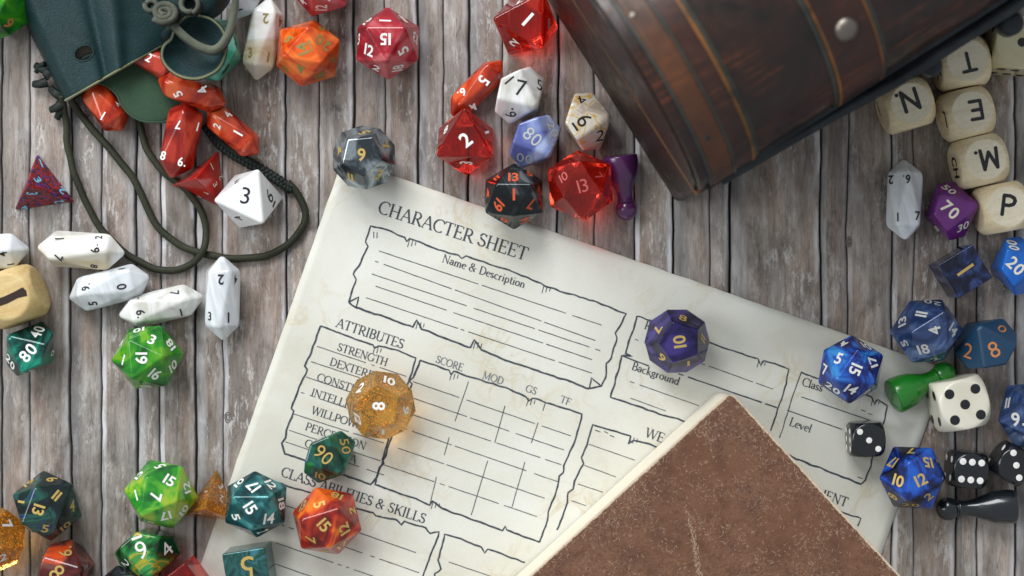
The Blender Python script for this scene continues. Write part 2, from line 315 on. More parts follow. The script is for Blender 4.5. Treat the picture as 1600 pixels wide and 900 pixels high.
# ------------------------------------------------------------------ geometry helpers (all in table units)
def P(u, v, z=0.0):
    f = (HC-z)/HC
    return Vector(((u-800)*f, -(v-450)*f, z))
def mesh_obj(name, verts, faces, mat, parent=None, origin=None, smooth=False, weight=False):
    """verts in absolute units unless parent given an origin; origin in units"""
    o0 = Vector(origin) if origin is not None else Vector((0, 0, 0))
    me = bpy.data.meshes.new(name)
    me.from_pydata([tuple((Vector(v)-o0)*S) for v in verts], [], [tuple(f) for f in faces]); me.update()
    if mat is not None: me.materials.append(mat)
    if smooth: me.polygons.foreach_set('use_smooth', [True]*len(me.polygons))
    o = bpy.data.objects.new(name, me); col.objects.link(o)
    if parent is None: o.location = o0*S
    else:
        o.parent = parent; o.location = o0*S-parent.location
    if weight:
        md = o.modifiers.new('wn', 'WEIGHTED_NORMAL'); md.weight = 80
    return o
def from_bm(name, bm, mat, parent=None, origin=None, smooth=True, weight=False):
    bmesh.ops.recalc_face_normals(bm, faces=bm.faces[:])
    bm.verts.index_update()
    v = [tuple(x.co) for x in bm.verts]; f = [[x.index for x in q.verts] for q in bm.faces]; bm.free()
    return mesh_obj(name, v, f, mat, parent, origin, smooth, weight)
def tag(o, label=None, cat=None, group=None, kind=None):
    if label: o['label'] = label
    if cat: o['category'] = cat
    if group: o['group'] = group
    if kind: o['kind'] = kind
    return o
def empty(name, loc):
    o = bpy.data.objects.new(name, None); o.empty_display_size = .01; col.objects.link(o); o.location = Vector(loc)*S; return o
def hull(pts, bev, segs=2):
    bm = bmesh.new()
    for p in pts: bm.verts.new(p)
    r = bmesh.ops.convex_hull(bm, input=bm.verts[:])
    bmesh.ops.dissolve_limit(bm, angle_limit=.02, verts=bm.verts[:], edges=bm.edges[:])
    bmesh.ops.recalc_face_normals(bm, faces=bm.faces[:])
    planes = [(f.normal.copy(), f.calc_center_median().copy()) for f in bm.faces]
    if bev: bmesh.ops.bevel(bm, geom=bm.edges[:], offset=bev, segments=segs, profile=.6, affect='EDGES', clamp_overlap=True)
    return bm, planes
def catmull(pts, n=8, closed=False):
    pts = [Vector(p) for p in pts]; out = []
    L = len(pts); rng = range(L) if closed else range(L-1)
    for i in rng:
        if closed: p0, p1, p2, p3 = pts[(i-1) % L], pts[i], pts[(i+1) % L], pts[(i+2) % L]
        else: p0, p1, p2, p3 = pts[max(i-1, 0)], pts[i], pts[i+1], pts[min(i+2, L-1)]
        for k in range(n):
            t = k/n
            out.append(.5*((2*p1)+(-p0+p2)*t+(2*p0-5*p1+4*p2-p3)*t*t+(-p0+3*p1-3*p2+p3)*t**3))
    if not closed: out.append(pts[-1])
    return out
def sweep(path, section, closed=False, up=Vector((0, 0, 1)), caps=True, scale=None):
    """section: list of (side, up) offsets"""
    V = []; F = []; n = len(section); L = len(path)
    for i, p in enumerate(path):
        a = path[(i-1) % L] if (closed or i > 0) else path[i]; b = path[(i+1) % L] if (closed or i < L-1) else path[i]
        t = (b-a).normalized(); sd = t.cross(up)
        if sd.length < 1e-4: sd = Vector((1, 0, 0))
        sd.normalize(); u2 = sd.cross(t).normalized(); k = scale[i] if scale else 1
        for (x, y) in section: V.append(p+sd*x*k+u2*y*k)
    for i in range(L if closed else L-1):
        j = (i+1) % L
        for q in range(n):
            r = (q+1) % n; F.append((i*n+q, i*n+r, j*n+r, j*n+q))
    if caps and not closed:
        F.append(tuple(range(n-1, -1, -1))); F.append(tuple((L-1)*n+q for q in range(n)))
    return V, F
def circ(r, n=10, ry=None): return [(r*math.cos(2*PI*k/n), (ry or r)*math.sin(2*PI*k/n)) for k in range(n)]

# ------------------------------------------------------------------ numerals
_gc = {}
CH = "0123456789NTEMPICH"
_tmp = []
for bold in (0.0, .022):
    for ch in CH:
        cu = bpy.data.curves.new('glyph', 'FONT'); cu.body = ch; cu.size = 1; cu.offset = bold; cu.resolution_u = 3
        o = bpy.data.objects.new('glyph', cu); col.objects.link(o); _tmp.append((ch, bold, o, cu))
dg = bpy.context.evaluated_depsgraph_get()
for ch, bold, o, cu in _tmp:
    me = bpy.data.meshes.new_from_object(o.evaluated_get(dg))
    _gc[(ch, bold > 0)] = ([tuple(v.co[:2]) for v in me.vertices], [tuple(p.vertices) for p in me.polygons]); bpy.data.meshes.remove(me)
for ch, bold, o, cu in _tmp:
    bpy.data.objects.remove(o); bpy.data.curves.remove(cu)
_h0 = max(y for x, y in _gc[('0', False)][0])
def numeral(text, h, bold=False, narrow=1.0):
    k = h/_h0; V = []; F = []; x0 = 0; bar = text.endswith('_'); text = text.rstrip('_')
    for ch in text:
        if ch == '.':
            b = len(V); c = (x0+.10, .07)
            for q in range(10): V.append((c[0]+.075*math.cos(q*PI/5), c[1]+.075*math.sin(q*PI/5)))
            F.append(tuple(range(b, b+10))); x0 += .22; continue
        vv, ff = _gc[(ch, bold)]; mn = min(p[0] for p in vv); mx = max(p[0] for p in vv); b = len(V)
        V += [(p[0]-mn+x0, p[1]) for p in vv]; F += [tuple(i+b for i in f) for f in ff]; x0 += mx-mn+.085
    x0 -= .08; b = len(V)
    if bar:
        V += [(0, -.22), (x0, -.22), (x0, -.12), (0, -.12)]; F.append((b, b+1, b+2, b+3))
    cx = x0/2; cy = _h0/2-(.08 if bar else 0)
    return [((x-cx)*k*narrow, (y-cy)*k) for x, y in V], F
STK = {'N': (.72, [[(0, 0), (0, 1)], [(0, 1), (.72, 0)], [(.72, 0), (.72, 1)]]), 'T': (.72, [[(.36, 0), (.36, 1)], [(0, 1), (.72, 1)]]), 'E': (.6, [[(0, 0), (0, 1)], [(0, 1), (.6, 1)], [(0, .5), (.5, .5)], [(0, 0), (.6, 0)]]),
       'M': (.84, [[(0, 0), (.08, 1)], [(.08, 1), (.42, .15)], [(.42, .15), (.76, 1)], [(.76, 1), (.84, 0)]]), 'P': (.58, [[(0, 0), (0, 1)], [(0, 1), (.32, 1), (.52, .92), (.6, .76), (.52, .58), (.32, .5), (0, .5)]]),
       'I': (.02, [[(0, 0), (0, 1)]]), 'C': (.6, [[(.6, .82), (.42, .98), (.2, .96), (.03, .75), (0, .5), (.03, .25), (.2, .04), (.42, .02), (.6, .18)]]), 'H': (.6, [[(0, 0), (0, 1)], [(.6, 0), (.6, 1)], [(0, .5), (.6, .5)]]),
       '.': (.0, [[(-.05, .06), (-.045, .06)]])}
def stroke_letters(text, h, wd=.19):
    V = []; F = []; x0 = 0; parts = []
    for ch in text:
        w_, ss = STK[ch]
        if ch == '.': x0 += .02
        parts.append((x0, ss)); x0 += w_+.26
    W0 = x0-.26; k = 0
    for xo, ss in parts:
        for pl in ss:
            for a, b in zip(pl[:-1], pl[1:]):
                a = Vector((a[0]+xo, a[1])); b = Vector((b[0]+xo, b[1])); an = math.atan2(b.y-a.y, b.x-a.x); r = wd/2; i0 = len(V); n = 8
                for q in range(n+1): t = an+PI/2+PI*q/n; V.append((((a.x+r*math.cos(t))-W0/2)*h, ((a.y+r*math.sin(t))-.5)*h))
                for q in range(n+1): t = an-PI/2+PI*q/n; V.append((((b.x+r*math.cos(t))-W0/2)*h, ((b.y+r*math.sin(t))-.5)*h))
                F.append(tuple(range(i0, len(V))))
    return V, F
CAM = Vector((0, 0, HC))
def place_text(o, planes, base, u, v, text, up, h, mat, blend=.5, bold=False, narrow=1.0, name='number', round_R=None, cen=None, lift=.35):
    """ray from the lens through (u,v) to the solid's face; the numeral lies on that face"""
    d = (P(u, v, 0)-CAM); best = -1e9; bf = None
    for n, c in planes:
        den = d.dot(n)
        if den < -1e-6:
            t = (c-CAM).dot(n)/den
            if t > best: best = t; bf = (n, c)
    if bf is None: return None
    n, c = bf; hit = CAM+d*best; pos = hit.lerp(c, blend)
    e = R(up)
    d2 = d+Vector((math.cos(e), math.sin(e), 0))*8; hit2 = CAM+d2*((c-CAM).dot(n)/d2.dot(n))
    U = (hit2-hit); U = (U-n*U.dot(n)).normalized(); X = U.cross(n).normalized()
    V2, F = stroke_letters(text, h) if name == 'letter' else numeral(text, h, bold, narrow)
    V = [pos+X*x+U*y+n*lift for x, y in V2]
    if name == 'letter':
        for k, f in enumerate(F):
            for i in f: V[i] = V[i]+n*.05*k
    if round_R:
        nv = []
        for p in V:
            q = p-cen
            if q.length > round_R+lift: q = q*((round_R+lift)/q.length)
            nv.append(cen+q)
        V = nv
    return mesh_obj(name, V, F, mat, o, base)

# ------------------------------------------------------------------ solids
def rot2(pts, a):
    c, s = math.cos(a), math.sin(a); return [Vector((x*c-y*s, x*s+y*c, z)) for x, y, z in pts]
def ring(r, z, a0, n): return [Vector((r*math.cos(R(a0+360/n*k)), r*math.sin(R(a0+360/n*k)), z)) for k in range(n)]
def solid(kind, a, ang):
    if kind == 20: p = ring(.57735*a, .7558*a, ang, 3)+ring(.9342*a, .1784*a, ang+60, 3)+ring(.9342*a, -.1784*a, ang, 3)+ring(.57735*a, -.7558*a, ang+60, 3)
    elif kind == 12: p = ring(.8507*a, 1.1135*a, ang, 5)+ring(1.3764*a, .2629*a, ang, 5)+ring(1.3764*a, -.2629*a, ang+36, 5)+ring(.8507*a, -1.1135*a, ang+36, 5)
    elif kind == 8: p = ring(.57735*a, .40825*a, ang, 3)+ring(.57735*a, -.40825*a, ang+60, 3)
    elif kind == 6: p = ring(a*.70711, a/2, ang+45, 4)+ring(a*.70711, -a/2, ang+45, 4)
    elif kind == 4: p = ring(.57735*a, 0, ang, 3)+[Vector((0, 0, .8165*a))]
    elif kind == 10:
        c = .1056*a; Z = c*(1+math.cos(R(36)))/(1-math.cos(R(36)))*1.0
        p = [Vector((0, 0, Z)), Vector((0, 0, -Z))]+[Vector((a*math.cos(R(36*k)), a*math.sin(R(36*k)), c*(1 if k % 2 == 0 else -1))) for k in range(10)]
        ap, e1, e2, e3 = p[0], p[2], p[3], p[4]
        n = (e1-ap).cross(e3-ap).normalized()
        if n.z < 0: n = -n
        q = n.rotation_difference(Vector((0, 0, 1))).to_matrix(); p = [q @ x for x in p]
        cf = (p[0]+p[2]+p[3]+p[4])/4; dd = p[0]-cf; cur = math.atan2(dd.y, dd.x); p = rot2(p, R(ang)-cur)
    zm = min(x.z for x in p); return [Vector((x.x, x.y, x.z-zm)) for x in p]
NAMES = {20: ('twenty_sided_die', 'twenty-sided dice', 17), 12: ('twelve_sided_die', 'twelve-sided dice', 18), 10: ('ten_sided_die', 'ten-sided dice', 18),
         8: ('eight_sided_die', 'eight-sided dice', 21), 6: ('six_sided_die', 'six-sided dice', 26), 4: ('four_sided_die', 'four-sided dice', 13)}
BLEND = {20: .55, 12: .4, 10: .3, 8: .3, 6: .2, 4: 0}
def die(kind, u, v, a, ang, mat, ink, nums, label, z0=0.0, bev=None, bold=True, h=None, narrow=1.0):
    a *= {20: 1.035, 12: 1.03, 10: 1.03}.get(kind, 1.0)
    pts = solid(kind, a, ang); zt = max(p.z for p in pts)
    c = P(u, v, z0+(zt*.5 if kind != 4 else zt*.1)); base = Vector((c.x, c.y, z0))
    pts = [p+base for p in pts]
    bv = bev if bev is not None else {20: 2.2, 12: 2.6, 10: 4.6, 8: 3.6, 6: 3.0, 4: 3.2}[kind]
    bm, planes = hull(pts, bv, 3); nm, gr, hh = NAMES[kind]
    o = from_bm(nm, bm, mat, None, base, True, True); tag(o, label, 'die', gr)
    if mat is M['glitter']:
        rf = random.Random(int(u*7+v)); V = []; F = []; cen = sum((Vector(c_) for n_, c_ in planes), Vector((0, 0, 0)))/len(planes); n_ok = 0
        while n_ok < 600:
            p = cen+Vector((rf.uniform(-60, 60), rf.uniform(-60, 60), rf.uniform(-50, 50)))
            if all((p-c_).dot(n_) < -2.2 for n_, c_ in planes):
                n_ok += 1; q = Vector((rf.gauss(0, 1), rf.gauss(0, 1), rf.gauss(0, 1)+.6)).normalized(); x = q.orthogonal().normalized(); y = q.cross(x); r = rf.uniform(.9, 2.0); i0 = len(V)
                V += [p+x*r, p+y*r, p-x*r, p-y*r]; F.append((i0, i0+1, i0+2, i0+3))
        g_ = mesh_obj('glitter_flakes', V, F, M['flake'], o, base); g_['kind'] = 'stuff'
    for t in nums:
        tu, tv, s, up = t[:4]; hs = (t[4] if len(t) > 4 else 1.0)*(h or hh)
        place_text(o, planes, base, tu, tv, s, up, hs, ink, BLEND[kind], bold, narrow)
    return o
def crystal(u, v, L, Wd, ang, mat, ink, nums, label, z0=0.0, roll=0, tip=.19, h=13, cat='die', tilt_up=0.0):
    r = Wd/2/.965; a = L/2-L*tip; p = [Vector((-L/2, 0, 0)), Vector((L/2, 0, 0))]
    for k in range(5):
        t0 = R(72*k+90-36*roll); t1 = t0+R(36)
        p.append(Vector((-a, r*math.cos(t0), r*math.sin(t0)))); p.append(Vector((a, r*math.cos(t1), r*math.sin(t1))))
    A = min(x.z for x in p if x.x < 0); B = min(x.z for x in p if x.x > 0)
    tl = math.atan2(B-A, 2*a)+R(tilt_up); m = Matrix.Rotation(tl, 3, 'Y'); p = [m @ x for x in p]
    p = rot2(p, R(ang)); zm = min(x.z for x in p); zt = max(x.z for x in p)-zm
    c = P(u, v, z0+zt/2); base = Vector((c.x, c.y, z0)); p = [Vector((x.x, x.y, x.z-zm))+base for x in p]
    bm, planes = hull(p, 3.2, 3)
    o = from_bm('crystal_die', bm, mat, None, base, True, True); tag(o, label, cat, 'crystal-shaped barrel dice')
    for t in nums: place_text(o, planes, base, t[0], t[1], t[2], t[3], (t[4] if len(t) > 4 else 1)*h, ink, 0, True, .9)
    return o
def rounded_cube(name, u, v, s, ang, Rk, mat, label, group, cat, z0=0.0, bev=2.0, n=18):
    """cube cut by a sphere, as turned dice are; (u,v) is the centre of the top face"""
    hlf = s/2; RR = Rk*hlf; c = P(u, v, z0+s); cen = Vector((c.x, c.y, z0+hlf)); base = Vector((c.x, c.y, z0))
    bm = bmesh.new(); bmesh.ops.create_cube(bm, size=s)
    bmesh.ops.bevel(bm, geom=bm.edges[:], offset=bev, segments=2, profile=.7, affect='EDGES')
    bmesh.ops.subdivide_edges(bm, edges=[e for e in bm.edges if e.calc_length() > s*.5], cuts=n, use_grid_fill=True)
    m = Matrix.Rotation(R(ang), 3, 'Z')
    for x in bm.verts:
        if x.co.length > RR: x.co = x.co*(RR/x.co.length)
        x.co = m @ x.co+cen
    o = from_bm(name, bm, mat, None, base, True, False); tag(o, label, cat, group)
    md = o.modifiers.new('wn', 'WEIGHTED_NORMAL'); md.weight = 60
    planes = []
    for k in range(4):
        nn = Vector((math.cos(R(ang+90*k)), math.sin(R(ang+90*k)), 0)); planes.append((nn, cen+nn*hlf))
    planes.append((Vector((0, 0, 1)), cen+Vector((0, 0, hlf))))
    return o, planes, base, cen, RR
def pips(o, planes, base, cen, RR, fi, offs, r, mat, ang, s, name='pip'):
    n, c = planes[fi]
    if fi == 4: X = Vector((math.cos(R(ang)), math.sin(R(ang)), 0)); Y = Vector((-X.y, X.x, 0))
    else: X = Vector((-n.y, n.x, 0)); Y = Vector((0, 0, 1))
    for (x, y) in offs:
        V = []; F = []; K = 14; rr = 4
        for q in range(rr):
            f = (q+1)/rr
            for k in range(K):
                p = c+X*(x*s+r*f*math.cos(2*PI*k/K))+Y*(y*s+r*f*math.sin(2*PI*k/K))
                e = p-cen
                if e.length > RR: p = cen+e*(RR/e.length)
                V.append(p+n*(.35 if f == 1 else .35+.5*(1-f)))
        V.append(c+X*x*s+Y*y*s+n*.9); ci = len(V)-1
        for k in range(K): F.append((ci, k, (k+1) % K))
        for q in range(rr-1):
            for k in range(K): F.append((q*K+k, (q+1)*K+k, (q+1)*K+(k+1) % K, q*K+(k+1) % K))
        mesh_obj(name, V, F, mat, o, base, True)
q_ = .26
PIPS = {1: [(0, 0)], 2: [(-q_, q_), (q_, -q_)], 3: [(-q_, q_), (0, 0), (q_, -q_)], 4: [(-q_, q_), (q_, q_), (-q_, -q_), (q_, -q_)],
        5: [(-q_, q_), (q_, q_), (-q_, -q_), (q_, -q_), (0, 0)], 6: [(-q_, q_*.95), (0, q_*.95), (q_, q_*.95), (-q_, -q_*.95), (0, -q_*.95), (q_, -q_*.95)]}
def pawn(ub, vb, uh, vh, rb, rh, mat, label, z0=0.0):
    """lying pawn: base disc centre image point and head tip image point"""
    a = P(ub, vb, z0+rb*.8); b = P(uh, vh, z0+rh); L = Vector((b.x-a.x, b.y-a.y)).length
    prof = [(0, rb*.86), (.012, rb*.96), (.05, rb), (.14, rb*1.0), (.28, rb*.92), (.40, rb*.74), (.50, rb*.56), (.58, rb*.47), (.66, rb*.45), (.71, rb*.50)]
    hr = rh/L
    for k in range(9):
        t = PI*.80-(PI*.80)*k/8
        prof.append((1-hr+hr*math.cos(t), max(.4, rh*math.sin(t)) if k < 8 else .3))
    prof = [(x*L, y) for x, y in prof]; K = 32; V = []; F = []
    pr = []
    cm = catmull([Vector((x, y, 0)) for x, y in prof], 3)
    for p in cm: pr.append((p.x, max(.2, p.y)))
    tl = math.atan2(rb-rh, (1-hr)*L-.05*L)          # rests on base rim and head
    ax = math.atan2(b.y-a.y, b.x-a.x)
    m = Matrix.Rotation(ax, 3, 'Z') @ Matrix.Rotation(tl, 3, 'Y')
    for (x, y) in pr:
        for k in range(K): V.append(m @ Vector((x, y*math.cos(2*PI*k/K), y*math.sin(2*PI*k/K))))
    n = len(pr)
    for i in range(n-1):
        for k in range(K): F.append((i*K+k, i*K+(k+1) % K, (i+1)*K+(k+1) % K, (i+1)*K+k))
    F.append(tuple(range(K-1, -1, -1))); F.append(tuple((n-1)*K+k for k in range(K)))
    zm = min(q.z for q in V); V = [Vector((q.x+a.x, q.y+a.y, q.z-zm+z0)) for q in V]
    o = mesh_obj('pawn', V, F, mat, None, Vector((a.x, a.y, z0)), True)
    o.data.polygons[len(F)-2].use_smooth = False
    o.modifiers.new('wn', 'WEIGHTED_NORMAL')
    tag(o, label, 'game pawn', 'lacquered wooden pawns'); return o

#%%TABLE
# ------------------------------------------------------------------ table of weathered planks
tb = mesh_obj('tabletop', [(-1700, -1300, -14), (1700, -1300, -14), (1700, 1300, -14), (-1700, 1300, -14)], [(0, 1, 2, 3)], M['gap'])
tag(tb, kind='structure')
# (joint position, gap, pale lip strength, painted shade strip strength)
joints = [(-300, 3), (-238, 1.6), (-170, 4), (-118, 1.6), (-60, 3), (2, 3.4), (46, 1.5), (110, 3.4), (158, 2), (213, 3.6), (250, 1.6), (305, 4), (347, 1.2),
          (447, 3), (498, 1.3), (553, 4), (602, 1.0), (653, 3.6), (693, 1.3), (733, 3.6), (785, 1.2), (872, 3), (930, 1.2), (991, 2), (1053, 3.4), (1109, 1.3), (1141, 4), (1283, 3.2), (1325, 1.6), (1394, 2.6),
          (1428, 1.0), (1496, 3.2), (1528, 2), (1586, 3.6), (1640, 2), (1690, 5), (1745, 1.6), (1800, 4), (1870, 4)]
def wob(x, y, k, s_=1): return noise.noise(Vector((x*.013, y*.006, k)))*3.5*s_+noise.noise(Vector((x*.05, y*.028, k+7)))*1.8*s_
for (j0, j1) in zip(joints[:-1], joints[1:]):
    xa, ga = j0; xb, gb = j1; top = random.uniform(-1.2, 0); rows = 80; V = []; F = []; wear = []; joint_shade = []
    wl = random.choice([0, .3, .8]) if ga < 3 else random.choice([.0, .2, .5]); wr = .35 if gb < 3 else random.choice([.7, 1, 1])
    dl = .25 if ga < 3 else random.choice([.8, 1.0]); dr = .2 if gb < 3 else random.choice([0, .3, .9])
    for i in range(rows+1):
        y = -900+1800*i/rows
        l = xa+ga/2-800+wob(xa, y, 1); r = xb-gb/2-800+wob(xb, y, 1)
        wa = r-l; wd = min(11, wa*.3); wl_ = min(26 if ga > 3.3 else 8, wa*.45)
        xs = [l, l, l+1.2, l+3.5+wl_*.35, l+wl_, r-wd, r-3.5, r-1.2, r, r]; zs = [-13, top-2.6, top-1.1, top-.2, top, top, top-.2, top-1.1, top-2.6, -13]
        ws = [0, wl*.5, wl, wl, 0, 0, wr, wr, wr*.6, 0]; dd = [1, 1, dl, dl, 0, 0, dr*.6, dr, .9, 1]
        for x, z, q, e in zip(xs, zs, ws, dd): V.append((x, y, z)); wear.append(q); joint_shade.append(e)
    for i in range(rows):
        for k in range(9): F.append((i*10+k, i*10+k+1, (i+1)*10+k+1, (i+1)*10+k))
    o = mesh_obj('plank', V, F, M['plank'], tb, ((xa+xb)/2-800, 0, 0), True)
    at = o.data.attributes.new('edge_wear', 'FLOAT', 'POINT'); at.data.foreach_set('value', wear)
    at = o.data.attributes.new('edge_shade', 'FLOAT', 'POINT'); at.data.foreach_set('value', joint_shade)

kv = 0
for (u, v, rx, ry) in ((1326, 378, 4, 8), (356, 652, 5, 8)):
    for q in range(2):
        pts = []
        for a in range(14):
            t = 2*PI*a/14; k = (1-.45*q)*(1+.18*noise.noise(Vector((u+a*.7, v, q)))); pts.append(P(u+rx*k*math.cos(t), v+ry*k*math.sin(t), .25))
        V, F = sweep(catmull(pts, 3, True), [(-.7, -.5), (.7, -.5), (0, .15)], closed=True); mesh_obj('knot_ring', V, F, M['knotring'], tb, (0, 0, -14))
#%%SHEET
# ------------------------------------------------------------------ the printed sheet
PA = R(-19.3); ex = Vector((math.cos(PA), math.sin(PA), 0)); ey = Vector((-ex.y, ex.x, 0))
c0 = P(536, 247, 0); PW, PH = 998, 1411
nx, ny = 80, 110; V = []; F = []
def paperz(p): return 1.5+1.9*max(-.6, noise.noise(Vector((p.x*.006, p.y*.006, 2.3))))+.5*noise.noise(Vector((p.x*.02, p.y*.02, 5.3)))
for j in range(ny+1):
    for i in range(nx+1):
        p = c0+ex*(PW*i/nx)-ey*(PH*j/ny); e_ = (1.2*noise.noise(Vector((i*.4, j*.4, 9))) if i in (0, nx) or j in (0, ny) else 0); V.append((p.x+e_*ex.x*(i in (0, nx))+e_*ey.x*(j in (0, ny)), p.y+e_*ex.y*(i in (0, nx))+e_*ey.y*(j in (0, ny)), paperz(p)))
for j in range(ny):
    for i in range(nx): F.append((j*(nx+1)+i, (j+1)*(nx+1)+i, (j+1)*(nx+1)+i+1, j*(nx+1)+i+1))
sheet = mesh_obj('paper_sheet', V, F, M['paper'], None, (c0.x, c0.y, 0), True)
md = sheet.modifiers.new('thick', 'SOLIDIFY'); md.thickness = .9*S; md.offset = -1
tag(sheet, 'mottled parchment sheet printed with ink boxes and lettering, lying slanted across the table', 'paper sheet')
ZI = 1.65
sorg = (c0.x, c0.y, 0)
def IP(u, v, z=ZI):
    p = P(u, v, z); p.z = paperz(p)+.42; return p
def ribbon(pts, wd, V, F, jit=0.0, seed=0.0):
    pts = [Vector((p[0], p[1])) for p in pts]; q = []
    for a, b in zip(pts[:-1], pts[1:]):
        n = max(1, int((b-a).length/5)) if jit else 1
        nrm = Vector((-(b-a).y, (b-a).x)).normalized()
        for k in range(n):
            p = a.lerp(b, k/n)
            q.append(p+nrm*jit*noise.noise(Vector((p.x*.09, p.y*.09, seed))) if jit else p)
    q.append(pts[-1])
    for i, p in enumerate(q):
        a = q[max(i-1, 0)]; b = q[min(i+1, len(q)-1)]; t = (b-a).normalized(); n = Vector((-t.y, t.x))
        w2 = wd*.5*(1+(.35*noise.noise(Vector((p.x*.2, p.y*.2, seed+3))) if jit else 0))
        l = IP(p.x+n.x*w2, p.y+n.y*w2); r = IP(p.x-n.x*w2, p.y-n.y*w2); V += [l, r]
        if i: k = len(V); F.append((k-4, k-2, k-1, k-3))
def frame(pts, wd=2.6, jit=1.6, ticks=()):
    V = []; F = []; ribbon(pts, wd*1.0, V, F, jit, pts[0][0]*.1)
    for (u, v, sgn) in ticks:
        for k in range(3):
            L = 12-3*k; du = 5*k; ribbon([(u+du, v+du*.34), (u+du-.28*L*sgn, v+du*.34+L*sgn)], 1.2, V, F)
    mesh_obj('printed_frame', V, F, M['ink'], sheet, sorg)
def rules(segs, wd=1.2, broken=0):
    V = []; F = []; rr = random.Random(int(segs[0][0][0]))
    for a, b in segs:
        a = Vector(a); b = Vector(b); L = (b-a).length; t = 0
        while t < L:
            if broken and rr.random() < .8: ln = rr.uniform(60, 170); gp = rr.uniform(4, 14)
            elif broken: ln = rr.uniform(4, 9); gp = rr.uniform(6, 10)
            else: ln = L; gp = 1
            e = min(L, t+ln); ribbon([tuple(a.lerp(b, t/L)), tuple(a.lerp(b, e/L))], wd, V, F, .3, t); t = e+gp
    mesh_obj('ruled_lines', V, F, M['ink'], sheet, sorg)
